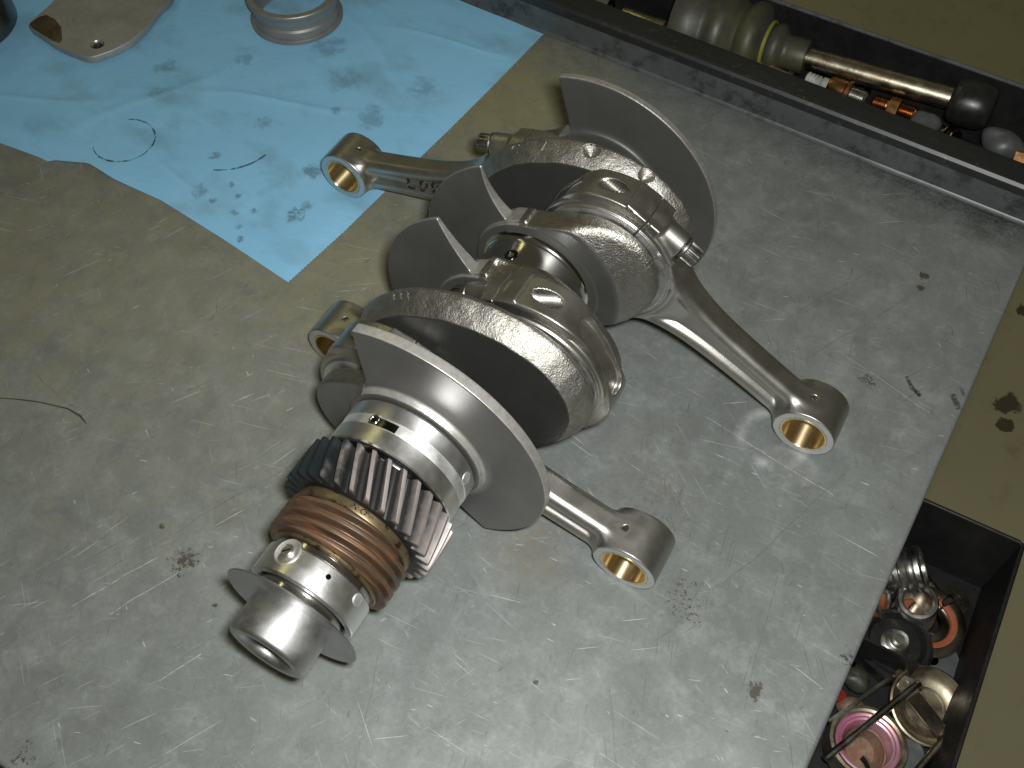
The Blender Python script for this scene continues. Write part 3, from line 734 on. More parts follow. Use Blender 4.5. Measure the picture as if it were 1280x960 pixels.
# ------------------------------------------------------------------ connecting rods
def rod_sdf(x, y, z):
    r = np.sqrt(x * x + z * z); az = np.abs(z); ay = np.abs(y)
    ring = smax(r - 37.5, ay - 9.6, 1.6)
    thrust = smax(r - 34.5, ay - 10.9, .8)
    crown = smax(smax(r - 41.8, ay - 9.4, 1.0), x - 2, .5)
    crown = smax(smax(crown, az - 41.6, 1.0), -38.0 - x, 10.0)
    sh = smax(smax(smax(np.abs(x + 2) - 10.5, az - 41.4, 1.2), ay - 9.2, 1.2), 20 - az, .5)
    boss = smax(np.sqrt(y * y + (az - 34.6) ** 2) - 6.6, np.abs(x - 10) - 11.8, .8)
    hh = 10.6 + 21 * np.exp(-np.maximum(x - 24, 0) / 17.0); ty = 7.6 + 1.4 * np.exp(-np.maximum(x - 30, 0) / 14.0)
    en = np.clip((x - 36) / 16, 0, 1) * np.clip((122 - x) / 9, 0, 1); en = en * en * (3 - 2 * en)
    fr_ = 4.3
    fl_ = np.sqrt((az - (hh - fr_)) ** 2 + np.maximum(ay - (ty - fr_), 0) ** 2) - fr_
    wb = smax(az - (hh - 3.0), ay - (4.1 + (ty - 4.6) * (1 - en)), 1.5)
    beam = smax(smin(fl_, wb, 1.6), np.maximum(18 - x, x - 130), .6)
    rs = np.sqrt((x - 137) ** 2 + z * z)
    small = smax(rs - 16.2, ay - 11.9, .7)
    body = smin(smin(np.minimum(ring, sh), boss, 2.5), thrust, .8)
    body = np.minimum(body, np.where(x < 3, crown, 99.0))
    body = smin(body, beam, 5.0)
    body = smin(body, small, 6.5)
    body = smax(body, -(r - 27.9), .5)
    body = np.maximum(body, -(rs - 12.15))
    spot = smax(np.sqrt(y * y + (az - 34.6) ** 2) - 8.2, 21.6 - x, .6)
    spot = smax(spot, x - 44, .5)
    body = smax(body, -spot, .8)
    hole = np.maximum(np.sqrt(y * y + (az - 34.6) ** 2) - 4.0, x + 2)
    body = smax(body, -hole, .5)
    # stadium recess in the crown of the cap
    sl = np.sqrt(y * y + np.maximum(az - 17, 0) ** 2) - 5.0
    rec = smax(smax(sl, 33.8 + .17 * az - r, 1.2), x + 15, .5)
    body = smax(body, -rec, .9)
    oil = np.sqrt(y * y + (z * .6 + (x - 137) * .8) ** 2) - 1.5
    oil = np.maximum(oil, -(z * .8 - (x - 137) * .6))
    return smax(body, -oil, .5)
def rod_body(x, y, z): return smax(rod_sdf(x, y, z), .14 - x, .35)
def rod_cap(x, y, z): return smax(rod_sdf(x, y, z), x + .14, .35)
bodyP, bodyF, bodyN = sdf_mesh(rod_body, (-2, -14, -46), (157, 14, 46), .78)
capP, capF, capN = sdf_mesh(rod_cap, (-46, -13, -46), (2, 13, 46), .72)
def rod_faces(P, F, N):
    c = P[F].mean(1); n = N[F].mean(1); n /= np.linalg.norm(n, axis=1, keepdims=True)
    return np.where((np.abs(n[:, 1]) > .97) & (np.abs(c[:, 1]) > 10.5), 1, 0)
def bolt_geo():
    mb = MB(); k = 72; pl = []
    for sz in (-1, 1): pass
    prof = [(5.9, 21.9), (6.2, 22.2), (6.2, 23.2), (5.6, 23.8), (5.0, 24.1)]
    mb.lathe(prof, 36, frame((0, 0, 0), (1, 0, 0)))
    v = []; f = []
    def rad(a): return 4.55 + .62 * max(-1, min(1, 1.7 * math.cos(12 * a)))
    lv = [(23.6, 1), (30.6, 1), (31.3, .9), (31.3, .45), (30.6, .30)]
    for x, s in lv:
        for i in range(k): a = 2 * math.pi * i / k; q = rad(a) * s; v.append((x, q * math.cos(a), q * math.sin(a)))
    for j in range(len(lv) - 1):
        for i in range(k): f.append([j * k + i, j * k + (i + 1) % k, (j + 1) * k + (i + 1) % k, (j + 1) * k + i])
    f.append([(len(lv) - 1) * k + i for i in range(k)])
    mb.add(v, f)
    mb.lathe([(.01, 2.0), (3.6, 2.0), (3.6, 22.0)], 24, frame((0, 0, 0), (1, 0, 0)))
    return mb
def thread_geo():
    pr = [(3.9, -3.5)]
    x = -3.5
    while x > -31.0: pr += [(3.2, x), (3.95, x - .65)]; x -= 1.35
    m_ = frame((0, 0, 0), (1, 0, 0))
    return MB().lathe(pr, 36, m_)
def trim_thread(o):                          # cut the thread off flush with the sloping cap
    import bmesh
    bm = bmesh.new(); bm.from_mesh(o.data)
    bmesh.ops.bisect_plane(bm, geom=bm.verts[:] + bm.edges[:] + bm.faces[:], plane_co=(-22.6 * S, 0, 0), plane_no=(-.60, 0, .80), clear_outer=True)
    bm.to_mesh(o.data); bm.free()
rods = []
ROD_INFO = [('A', 1, 'grey connecting rod nearest the viewer, emerging right from behind the front counterweight'),
            ('B', -1, 'connecting rod whose small end peeks out left beside the front counterweight'),
            ('C', 1, 'longest visible connecting rod reaching right with bronze bushing facing the viewer'),
            ('D', -1, 'connecting rod with black marker letters resting its small end on the blue towel')]
RS = 16.25
for i, (pk, side, lab) in enumerate(ROD_INFO):
    px, pz = pin_pos(PINS[pk]); zs = RS + (.5 if pk == 'D' else 0)
    dz = zs - pz; dx = side * math.sqrt(137 ** 2 - dz ** 2)
    X = Vector((dx, 0, dz)).normalized(); Yv = Vector((0, side, 0)); Z = X.cross(Yv)
    mt = Matrix((X, Yv, Z)).transposed().to_4x4(); mt.translation = Vector((px, YP[pk], pz)) * S
    if i == 0:
        r = bpy.data.objects.new('connecting_rod', None); C.objects.link(r); r.empty_display_size = .01
        bd = mesh_obj('rod_body', bodyP, bodyF, None, r, False, normals=bodyN, mats=[M['rod'], M['rod_face']], mat_idx=rod_faces(bodyP, bodyF, bodyN))
        cp = mesh_obj('rod_cap', capP, capF, None, r, False, normals=capN, mats=[M['rod'], M['rod_face']], mat_idx=rod_faces(capP, capF, capN))
        MB().lathe([(11.0, -11.6), (11.4, -12.05), (12.25, -12.05), (12.25, 12.05), (11.4, 12.05), (11.0, 11.6)], 96, frame((137, 0, 0), (0, 1, 0)), True).build('bushing', M['bronze'], r, False)
        bg_ = bolt_geo(); tg_ = thread_geo()
        for sz in (1, -1):
            b = bg_.build('bolt', M['bolt'], r, False) if sz == 1 else b.copy()
            if sz == -1: C.objects.link(b); b.parent = r
            b.location = Vector((0, 0, sz * 34.6)) * S
            t = tg_.build('bolt_thread', M['rod'], r, False) if sz == 1 else t.copy()
            if sz == 1: trim_thread(t)
            else: t.rotation_euler.x = math.pi
            if sz == -1: C.objects.link(t); t.parent = r
            t.location = Vector((0, 0, sz * 34.6)) * S
        MB().lathe(ring_prof(27.45, 28.1, -9.2, 9.2, .2), 96, frame((0, 0, 0), (0, 1, 0)), True).build('bearing_insert', M['alu'], r, False)
        kids = list(r.children)
    else:
        r = rods[0].copy(); C.objects.link(r)
        for ch in kids: c = ch.copy(); C.objects.link(c); c.parent = r
    r.matrix_world = mt
    tag(r, lab, 'connecting rod', 'connecting rods on the crankshaft'); rods.append(r)
# marker letters on the fourth rod's beam, near side
yL = 149.5 - 4.15
T = lambda x, z: (x, yL, z)
mt_inv = None
segs = [[T(-118.2, 30.5), T(-117.6, 25.3), T(-115, 25.6), T(-111.6, 26.6)],
        [T(-106.9 + 2.3 * math.cos(t), 30.2 + 2.9 * math.sin(t)) for t in np.linspace(.5, 6.6, 15)],
        [T(-98.6 + 2.3 * math.cos(t), 32.4 + 2.9 * math.sin(t)) for t in np.linspace(.5, 6.6, 15)],
        [T(-88.6 + 2.0 * math.cos(t), 36.0 + 1.5 * math.sin(t)) for t in np.linspace(.4, 4.2, 9)] + [T(-88.6 + 2.0 * math.cos(t), 33.2 - 1.5 * math.sin(t)) for t in np.linspace(-1.2, -4.0 + 6.28 - 2.9, 7)]]
iw = Matrix(mt).inverted()
def on_rod(p):                                   # push a stroke point onto the near side of the rod
    q = (iw @ (Vector(p) * S)) / S
    for y in np.arange(9, 2, -.05):
        if rod_body(np.array(q.x), np.array(y), np.array(q.z)) < 0: return (q.x, y + .12, q.z)
    return tuple(q)
mb = MB()
for s_ in segs[:3]:
    f_ = []
    for p0, p1 in zip(s_[:-1], s_[1:]):
        for t_ in (0, .5): f_.append(on_rod(Vector(p0).lerp(Vector(p1), t_)))
    f_.append(on_rod(s_[-1])); mb.tube(f_, .72, 6)
mb.build('marker_writing', M['ink'], rods[3], False, sharp=60)

# ------------------------------------------------------------------ blue towel
tx = [(-600, 70), (-390.4, 67.9), (-352.5, 72.7), (-345.3, 72.4), (-325, 80.3), (-301.5, 77.5), (-263, 78.1), (-206.6, 71), (-152.3, 62.8)]
rx = [(62.8, -152.3), (112, -146.6), (169, -142.3), (219, -138), (276, -134.2), (338, -131)]
nu, nv = 150, 330
us = np.linspace(0, 1, nu) ** 1.0; V = []; Fc = []
def wob(x, y):
    return (.9 * math.sin(x * .021 + y * .013) * math.sin(y * .027 - x * .008 + 1) + .45 * math.sin(x * .06 + 2) * math.sin(y * .05) + .25 * math.sin(x * .13 + y * .11)) * .55 + .55
for j in range(nv):
    t = j / (nv - 1)
    for i in range(nu):
        s_ = i / (nu - 1)
        xb = -152.3 - s_ * 440; yb0 = np.interp(xb, [q[0] for q in tx], [q[1] for q in tx])
        y = yb0 + t * (338.5 - yb0) if s_ < 1 else yb0 + t * (338.5 - yb0)
        y = yb0 + t * ((yb(xb) - 1.5) - yb0)
        off = np.interp(y, [q[0] for q in rx], [q[1] for q in rx]) + 152.3
        saw = (.35 if j % 3 < 2 else -.25) if s_ < 1e-6 else 0
        edge = min(1, s_ * 440 / 12, t * 260 / 12)
        crs = 0
        for cx, cy, ca, ch, cl in ((-250, 190, .35, .9, 70), (-330, 150, 1.1, .8, 60), (-215, 260, -.5, .8, 60), (-300, 110, -.25, .7, 50), (-200, 130, 1.25, .6, 40), (-180, 300, .2, .7, 50), (-400, 110, .5, .8, 50), (-375, 230, -.9, .8, 60)):
            du = (xb + off * (1 - s_) - cx) * math.cos(ca) + (y - cy) * math.sin(ca); dv = -(xb + off * (1 - s_) - cx) * math.sin(ca) + (y - cy) * math.cos(ca) + 3 * math.sin(du * .05)
            crs += ch * math.exp(-abs(dv) / 2.6) * math.exp(-(du / cl) ** 2)
        lift = crs * min(1, s_ * 30, t * 20) + 1.2 * math.exp(-((xb + 318) / 30) ** 2) * math.exp(-t * 14)
        V.append((xb + off * (1 - s_) + saw, y, .25 + edge * max(0, wob(xb, y)) + lift))
for j in range(nv - 1):
    for i in range(nu - 1): a = j * nu + i; Fc.append([a, a + nu, a + nu + 1, a + 1])
tw = MB().add(V, Fc).build('shop_towel', M['towel'], sharp=0)
tag(tw, 'oil smudged blue paper towel spread on the bench', 'paper towel')
# folded under-layer peeping out at the left
fx_ = [(-600, 60), (-395, 66.2), (-356, 69.6), (-349, 69.0), (-344, 74.5)]
V = [(x, y, .12 + .35 * (k % 2)) for k, (x, y) in enumerate(fx_)] + [(x, y + 14, .2) for x, y in fx_]
MB().add(V, [[i, i + 1, i + 6, i + 5] for i in range(4)]).build('folded_layer', M['towel'], tw)

# ------------------------------------------------------------------ parts lying on the towel
pc = thing('pump_cover', 'flat cast metal cover plate with four bolt holes at the top left of the towel', 'cover plate', (-425, 190, 1.6))
out = [(-452, 160.5), (-455, 166), (-455.5, 174), (-457, 190), (-461, 203), (-449, 213), (-452, 232), (-440, 250), (-415, 262), (-396, 256), (-388, 243), (-383, 234), (-383, 220), (-378.5, 205), (-376.5, 186), (-380, 172), (-387, 159), (-391, 155.5), (-404, 154.2), (-420, 154.6), (-437, 158)]
holes = [(-446.5, 169.5, 4.6), (-395, 169.5, 4.4), (-424.5, 224, 5.0), (-402, 236, 4.4)]
def plate(name, outline, holes, z0, z1, mat, parent, bevel=.8):
    cu = bpy.data.curves.new(name + '_curve', 'CURVE'); cu.dimensions = '2D'; cu.fill_mode = 'BOTH'
    def spl(pts, smooth=False):
        sp = cu.splines.new('POLY'); sp.points.add(len(pts) - 1); sp.use_cyclic_u = True
        for p, q in zip(sp.points, pts): p.co = (q[0] * S, q[1] * S, 0, 1)
    spl(outline)
    for hx, hy, hr in holes: spl([(hx + hr * math.cos(a), hy + hr * math.sin(a)) for a in np.linspace(0, 2 * math.pi, 25)[:-1]])
    cu.extrude = (z1 - z0) / 2 * S - bevel * S; cu.bevel_depth = bevel * S; cu.bevel_resolution = 2; cu.offset = -bevel * S
    o = bpy.data.objects.new(name, cu); me = bpy.data.meshes.new_from_object(o); bpy.data.objects.remove(o); bpy.data.curves.remove(cu)
    v = np.array([q.co[:] for q in me.vertices]) / S; v[:, 2] += (z0 + z1) / 2
    f = [list(p.vertices) for p in me.polygons]; bpy.data.meshes.remove(me)
    return mesh_obj(name, v, f, mat, parent, True, 40)
def smooth_loop(p, it=2):
    p = np.array(p, float)
    for _ in range(it):
        q = np.empty((2 * len(p), 2)); n = np.roll(p, -1, 0); q[0::2] = .78 * p + .22 * n; q[1::2] = .22 * p + .78 * n; p = q
    return p.tolist()
plate('plate', smooth_loop(out, 1), holes, 1.6, 7.2, M['cast'], pc)
for hx, hy, hr in holes:
    MB().lathe([(hr * .98, 7.35), (hr * .86, 6.7), (hr * .80, 5), (hr * .8, 1.8)], 28, frame((hx, hy, 0), (0, 0, 1))).build('bolt_hole', M['rod'], pc)
MB().prism([(-453, 163), (-448, 160.5), (-426, 156.8), (-419, 157.5), (-420, 161), (-431, 171.5), (-441, 176), (-450, 176.5), (-453, 172)], 7.0, 7.5, b=.15).build('milled_pad', M['dark_steel'], pc)
for rr, w in ((21, .5), (16.5, .4)):
    MB().lathe([(rr - w, 7.16), (rr, 7.32), (rr + w, 7.16)], 64, frame((-418, 194, 0), (0, 0, 1)), a0=-2.8, a1=1.6).build('wear_mark', M['cast'], pc)

br = thing('main_bearing', 'flanged grooved metal bearing ring standing on the towel at the top', 'bearing ring', (-296, 269, 1.2))
MB().lathe([(28.0, 1.6), (28.5, 1.2), (32.4, 1.2), (33.2, 1.8), (33.2, 4.2), (32.5, 4.8), (31.2, 5.0), (30.9, 9.5), (29.6, 10.8), (29.6, 13.4), (30.9, 14.6), (31.2, 19.4), (32.6, 19.9), (33.0, 20.6), (33.0, 23.2), (32.5, 23.8), (28.6, 23.8), (28.0, 23.2)], 96, frame((-296, 269, 0), (0, 0, 1)), True).build('shell', metal('bearing_grey', (0.27, 0.265, 0.25), .45, .1, 1200, .00003, 60, metalness=.6), br)
a_ = math.atan2(245 - 269, -318 + 296)
MB().lathe([(.01, .3), (1.3, .3), (1.5, 0)], 20, frame((-296 + 29.6 * math.cos(a_), 269 + 29.6 * math.sin(a_), 12.1), (math.cos(a_), math.sin(a_), 0))).build('oil_hole', M['oily'], br)

dr = thing('steel_drum', 'dark turned steel drum on the towel at the left picture edge', 'machine part', (-503, 142, 1.2))
MB().lathe([(20, 44), (38.8, 44), (40, 43), (40, 2.2), (39.2, 1.2), (20, 1.2)], 96, frame((-503, 142, 0), (0, 0, 1))).build('rim', M['dark_steel'], dr)
MB().lathe([(.01, 36), (20, 36), (20.2, 44)], 48, frame((-503, 142, 0), (0, 0, 1))).build('hub', M['zinc'], dr)

# ------------------------------------------------------------------ parts tray behind the bench
tray = thing('parts_tray', 'black steel parts tray along the back edge of the workbench', 'parts tray', (0, 380, -36))
def yt(x): return 421.5 - .045 * x
mb = MB()
def strip(p, q, z0, z1, t, dy):        # a thin wall
    vv = [(p[0], p[1], z0), (q[0], q[1], z0), (q[0], q[1], z1), (p[0], p[1], z1)]
    vv += [(x, y + t, z) for x, y, z in vv]
    mb.add(vv, [[0, 1, 2, 3], [5, 4, 7, 6], [3, 2, 6, 7], [0, 4, 5, 1], [1, 5, 6, 2], [0, 3, 7, 4]])
strip((L0, yt(L0)), (222, yt(222)), -36, 24, 1.6, 0); mb.build('back_wall', M['black_paint'], tray)
MB().tube([(L0, yt(L0) + .8, 24.4), (222, yt(222) + .8, 24.4)], 1.5, 10).build('rolled_rim', M['lip'], tray)
mb = MB(); mb.add([(L0, yb(L0) + 24.6, -35), (222, yb(222) + 24.6, -35), (222, yt(222), -35), (L0, yt(L0), -35)], [[0, 1, 2, 3]]); mb.build('tray_floor', M['black_paint'], tray)
MB().box(220.5, 222.4, yb(222) + 24.7, yt(222), -36, 22).build('end_wall', M['black_paint'], tray)

mb = MB(); mb.add([(44, yb(44) + 24.7, -8), (220, yb(220) + 24.7, -8), (220, yb(220) + 66, -8), (44, yb(44) + 66, -8), (44, yb(44) + 24.7, -34.9), (220, yb(220) + 24.7, -34.9), (220, yb(220) + 66, -34.9), (44, yb(44) + 66, -34.9)],
       [[0, 1, 2, 3], [2, 3, 7, 6][::-1], [0, 3, 7, 4], [1, 2, 6, 5][::-1]]); mb.build('inner_step', M['black_paint'], tray)
# drive shaft with rubber boot
ds = thing('drive_shaft', 'long steel shaft with grey rubber boot and black end cap in the back tray', 'drive shaft', (40, 395, -35))
d0 = Vector((30, 397.5, 6)); d1 = Vector((146, 397.0, 12)); ax_ = (d1 - d0).normalized()
MB().tube([d0 - ax_ * 60, d0, d1 + ax_ * 10], 7.2, 28).build('shaft', M['shaft'], ds)
fr = frame(d0, -ax_)
boot = [(7.4, -15), (11.2, -14.6), (11.8, -13), (11.8, -2), (11.4, 0), (13, 2), (16.5, 4), (17.8, 7), (17, 10.5), (15.6, 12.6), (17.5, 15), (24, 18), (27.4, 22), (27.6, 27), (25, 31), (23.4, 33.5), (25.5, 37), (31, 41), (33, 46), (32.5, 51), (30.5, 54), (31.5, 58), (35, 62), (36, 72), (35, 78), (20, 80)]
bt = MB().lathe(boot, 64, fr).build('rubber_boot', M['grey_rubber'], ds, sharp=60)
MB().lathe([(17.2, 12.6), (18.0, 13.4), (18.0, 14.6), (17.4, 15.2)], 48, fr).build('boot_band', plain('yellow_green_stain', (0.17, 0.18, 0.02), .5), bt)
fr2 = frame(d1, ax_)
MB().lathe([(7.3, -3), (12.5, -2.4), (14.2, -.6), (15.2, 3), (15.8, 9), (15.6, 15), (14.6, 20), (12.6, 23.5), (8, 25), (.01, 25.2)], 10, fr2).build('end_cap', M['rubber'], ds, sharp=70)

def fitting(x, y, z, ang, label, name='brass_fitting', tilt=0.08):
    t = thing(name, label, 'pipe fitting', (x, y, z - 6), 'brass fittings in the back tray')
    m_ = frame((x, y, z), (math.cos(ang), math.sin(ang), tilt))
    pr = [(.01, -14), (4, -14)]
    for i in range(7): pr += [(5.2, -13.6 + i * 1.3), (4.5, -13.0 + i * 1.3)]
    pr += [(4.4, -4)]
    MB().lathe(pr, 24, m_).build('thread', M['brass_fit'], t)
    MB().prism([(7 * math.cos(R_(60 * k)), 7 * math.sin(R_(60 * k))) for k in range(6)], -4, 4, m_, .6).build('hex_nut', M['brass_fit'], t, sharp=25)
    pr = [(4.4, 4)]
    for i in range(8): pr += [(5.6, 4.4 + i * 1.3), (4.9, 5.0 + i * 1.3)]
    pr += [(5.2, 15), (3.4, 15.2), (3.2, 8), (.01, 8)]
    MB().lathe(pr, 24, m_).build('thread', M['brass_fit'], t)
fitting(112, 386.0, -1, -.08, 'copper coloured threaded fitting in the back tray left of the black end cap')
fitting(198, 380.0, -1, -.06, 'copper coloured threaded fitting at the right end of the back tray, past the end cap')
sp = thing('spark_plug', 'spark plug with ribbed white ceramic lying under the shaft in the back tray', 'spark plug', (66, 384, -8))
m_ = frame((56, 386, 0), (1, -.10, .02))
pr = [(.01, -6), (3.4, -6)]
for i in range(4): pr += [(4.3, -5 + i * 2.6), (4.3, -3.8 + i * 2.6), (3.4, -3.4 + i * 2.6), (3.4, -2.8 + i * 2.6)]
pr += [(4.6, 6), (4.6, 10)]
MB().lathe(pr, 28, m_).build('insulator', M['ceramic'], sp)
MB().lathe([(4, 10), (6.4, 10.4), (7.4, 12.5), (7.4, 22), (6.6, 23), (8.4, 23.6), (8.6, 25.6), (6.6, 26.2), (.01, 26.2)], 28, m_).build('body', M['brass_fit'], sp)
pr = [(.01, 26)]
for i in range(9): pr += [(5.8, 26.4 + i * 1.2), (5.1, 27 + i * 1.2)]
pr += [(4.6, 37.5), (.01, 37.5)]
MB().lathe(pr, 28, m_).build('thread', M['zinc'], sp)
sp2 = thing('spark_plug', 'rusty spark plug half hidden below the neck of the rubber boot', 'spark plug', (28, 382, -12))
m_ = frame((12, 384, -3), (1, -.12, 0))
MB().lathe([(.01, 0), (5, 0), (6.6, 1), (6.6, 12), (7.2, 12.6), (7.2, 15), (5.2, 15.4), (5.2, 26), (.01, 26)], 28, m_).build('body', M['rusty'], sp2)
MB().lathe([(5.3, 26), (6.8, 26.3), (6.8, 27.5), (5.3, 27.8), (6.4, 28.4), (6.4, 29.4), (.01, 29.6)], 28, m_).build('gasket_ring', M['zinc'], sp2)

def lump(name, label, cat, c, r, mat, seed, group=None):
    rs = np.random.RandomState(seed); ph = rs.uniform(0, 6, 6)
    v = []; f = []; n, m_ = 20, 12
    for j in range(m_ + 1):
        th = math.pi * j / m_
        for i in range(n):
            a = 2 * math.pi * i / n
            q = 1 + .13 * math.sin(2 * a + ph[0]) * math.sin(th) + .10 * math.sin(3 * a + 2 * th + ph[1]) * math.sin(th) + .05 * math.sin(4 * a + ph[2]) * math.sin(th) ** 2
            v.append((c[0] + r[0] * q * math.sin(th) * math.cos(a), c[1] + r[1] * q * math.sin(th) * math.sin(a), c[2] + r[2] * q * math.cos(th)))
    for j in range(m_):
        for i in range(n): f.append([j * n + i, (j + 1) * n + i, (j + 1) * n + (i + 1) % n, j * n + (i + 1) % n])
    o = thing(name, label, cat, (c[0], c[1], c[2] - r[2]), group)
    MB().add(v, f).build('body', mat, o, sharp=60); return o
lump('crumpled_rag', 'pale grey crumpled lump beside the black end cap in the tray', 'rag', (184, 383, 2), (14, 10, 9), M['grey_disc'], 3)
lump('crumpled_rag', 'dark grey lump under the shaft left of the black end cap', 'rag', (134, 383, -1), (9, 7, 7), plain('dark_rag', (.05, .05, .05), .8), 5)
st = thing('stub_axle', 'brown steel stub pin with notched end at the left of the back tray', 'steel pin', (-70, 385, -20))
m_ = frame((-92, 388, -2), (1, -.05, 0))
MB().lathe([(.01, 0), (7.2, .4), (7.8, 1.4), (7.8, 34), (7.0, 35), (5.2, 35.4), (5.2, 44), (4.6, 45), (.01, 45)], 32, m_).build('pin', M['shaft'], st)
MB().lathe([(5.3, 36), (6.4, 36.4), (6.4, 41), (5.3, 41.4)], 12, m_).build('notched_end', M['zinc'], st, sharp=20)
cr = thing('chrome_socket', 'shiny chrome socket at the left end of the back tray', 'socket', (-118, 390, -20))
m_ = frame((-128, 392, -1), (1, -.05, 0))
MB().lathe([(.01, 0), (8.6, 0), (9.6, 1), (9.6, 8), (8.4, 9), (8.4, 11), (9.6, 12), (9.6, 24), (8.8, 25), (6, 25.2), (6, 15), (.01, 15)], 36, m_).build('shell', metal('chrome', (.75, .75, .75), .12, .05, 900, 0), cr)
MB().lathe([(5.5, 24), (6.2, 25.5), (5.6, 25.6)], 12, m_).build('square_drive', M['oily'], cr)
lump('greasy_rag', 'shiny greasy crumpled foil at the top of the back tray', 'rag', (-40, 405, 0), (18, 12, 12), M['oily'], 9)

# ------------------------------------------------------------------ open drawer at the lower right
dw_ = thing('drawer', 'black steel drawer pulled out below the right edge of the workbench', 'drawer', (250, 0, -122))
X0, X1, YA, YB, ZT, ZB = 201, 282.0, -170, 145.5, -60, -122
mb = MB(); mb.box(X1 - 1.6, X1, YA, YB, ZB, ZT); mb.build('side_wall', M['black_paint'], dw_)
MB().box(X0, X1 - 1.7, YB - 1.6, YB, ZB, ZT).build('back_wall', M['black_paint'], dw_)
MB().box(X0, X1 - 1.7, YA, YA + 1.6, ZB, ZT).build('front_wall', M['black_paint'], dw_)
MB().box(X0, X1 - 1.7, YA + 1.7, YB - 1.7, ZB, ZB + 1.5).build('drawer_floor', M['black_paint'], dw_)
MB().tube([(X0, YB - .8, ZT + .3), (X1 - 3, YB - .8, ZT + .3), (X1 - .8, YB - 3, ZT + .3), (X1 - .8, YA, ZT + .3)], 1.3, 10).build('rolled_rim', M['black_paint'], dw_)
MB().box(X0, 256, 61.2, 62.6, ZB + 1.6, -86, Matrix.Rotation(0, 4, 'Z')).build('divider', M['black_paint'], dw_)

def ring_thing(name, label, cat, c, axis, profs, group=None):
    """profs: (part name, profile, material, closed, segments)"""
    t = thing(name, label, cat, (c[0], c[1], c[2]), group); m_ = frame(c, axis)
    for pn, pr, mt_, cl_, n in profs: MB().lathe(pr, n, m_, cl_).build(pn, mt_, t, sharp=30)
    return t
ring_thing('ribbed_sleeve', 'bright ribbed silver sleeve leaning against the drawer corner by the bench edge', 'sleeve', (231, 118, -100), (.80, .38, .5), [
    ('sleeve', [(9, -14), (11.5, -14), (12.2, -13), (12.2, -3), (11, -1.5), (11, .5), (13.8, 2.2), (14.2, 5.5), (12.6, 7.4), (12.6, 9), (13.8, 10.6), (13.6, 13), (12.4, 14), (9.5, 14), (9, 13)], M['zinc'], True, 48)])
ring_thing('collar_bush', 'pale metal collar bush standing on the rusty ring in the drawer', 'bush', (246.5, 103.5, -104), (-.12, -.1, 1), [
    ('tube', [(7.0, -12), (9.6, -12), (9.6, 2), (11.2, 3), (11.6, 4), (11.6, 9), (10.8, 10), (9.0, 10.2), (7.8, 9.2), (7.4, 8)], M['zinc'], True, 48),
    ('base_flange', ring_prof(9, 13.5, -14, -10, .8), M['dark_steel'], True, 48), ('bottom', [(.01, -11), (7.3, -11)], M['dark_steel'], False, 40)])
ring_thing('ring_gear', 'rust brown dished ring with an orange inner band lying in the drawer', 'ring', (257, 104, -116), (.05, -.05, 1), [
    ('plate', [(8, 2), (12, 1.5), (14, 3), (19.5, 3.8), (21.8, 3.2), (22.2, 1), (21, -3), (8, -3)], M['dark_steel'], True, 64),
    ('orange_band', [(12.6, 2.2), (13.2, 3.6), (15.6, 4.4), (16.6, 4.2)], M['orange'], False, 64)])
ring_thing('painted_ring', 'orange ring with silver rim mostly hidden under the bench edge', 'ring', (224, 98, -100), (.9, .2, .6), [
    ('band', ring_prof(8, 13.5, -6, 2, .6), M['orange'], True, 40), ('rim', ring_prof(11.5, 14.6, 2.1, 4.4, .5), M['zinc'], True, 40)])
nt = thing('black_hub_nut', 'big black hexagonal flange nut with a silver threaded stub in the drawer', 'nut', (243, 79, -120))
m_ = frame((243, 79, -120), (.05, -.05, 1))
hexp = [(23.5 * math.cos(R_(60 * k + 12)), 23.5 * math.sin(R_(60 * k + 12))) for k in range(6)]
vv = []; ff = []
for z, q in ((0, 1), (14, 1), (15.5, .93)): vv += [(x * q, y * q, z) for x, y in hexp]
N48 = 48
MB().prism(hexp, 0, 12, m_, 1.2).build('hexagon', M['rubber'], nt, sharp=25)
MB().lathe([(18.5, 12), (19.5, 15), (18.6, 16.6), (16.8, 16.4), (14.5, 12.6), (.01, 12.4)], 48, m_).build('dished_rim', M['rubber'], nt)
pr = [(.01, 20.5), (3, 20.5), (3.2, 19), (5.4, 19.5)]
for i in range(5): pr += [(6.2, 19 - i * 1.2), (5.4, 18.4 - i * 1.2)]
pr += [(8.2, 12.6), (9, 12.0)]
MB().lathe(pr, 36, m_).build('threaded_stub', M['zinc'], nt)
MB().lathe([(20.5, 11.8), (21.2, 12.6), (21.9, 11.8)], 48, m_, a0=.9, a1=2.6).build('bright_edge', M['zinc'], nt)
ring_thing('grey_washer', 'flat dull grey disc in the drawer beside the black hub nut', 'washer', (266, 84, -119), (.05, .1, 1), [('disc', disc_prof(17, 0, 2.2), M['grey_disc'], False, 48), ('centre_hole', [(.01, 2.3), (4, 2.3), (4.2, 2.25)], M['oily'], False, 24)])
ring_thing('perforated_washer', 'light grey thin washer tucked under the black hub nut', 'washer', (258, 72, -118), (.1, 0, 1), [('disc', ring_prof(8, 15.5, 0, 2, .4), M['zinc'], True, 48)])
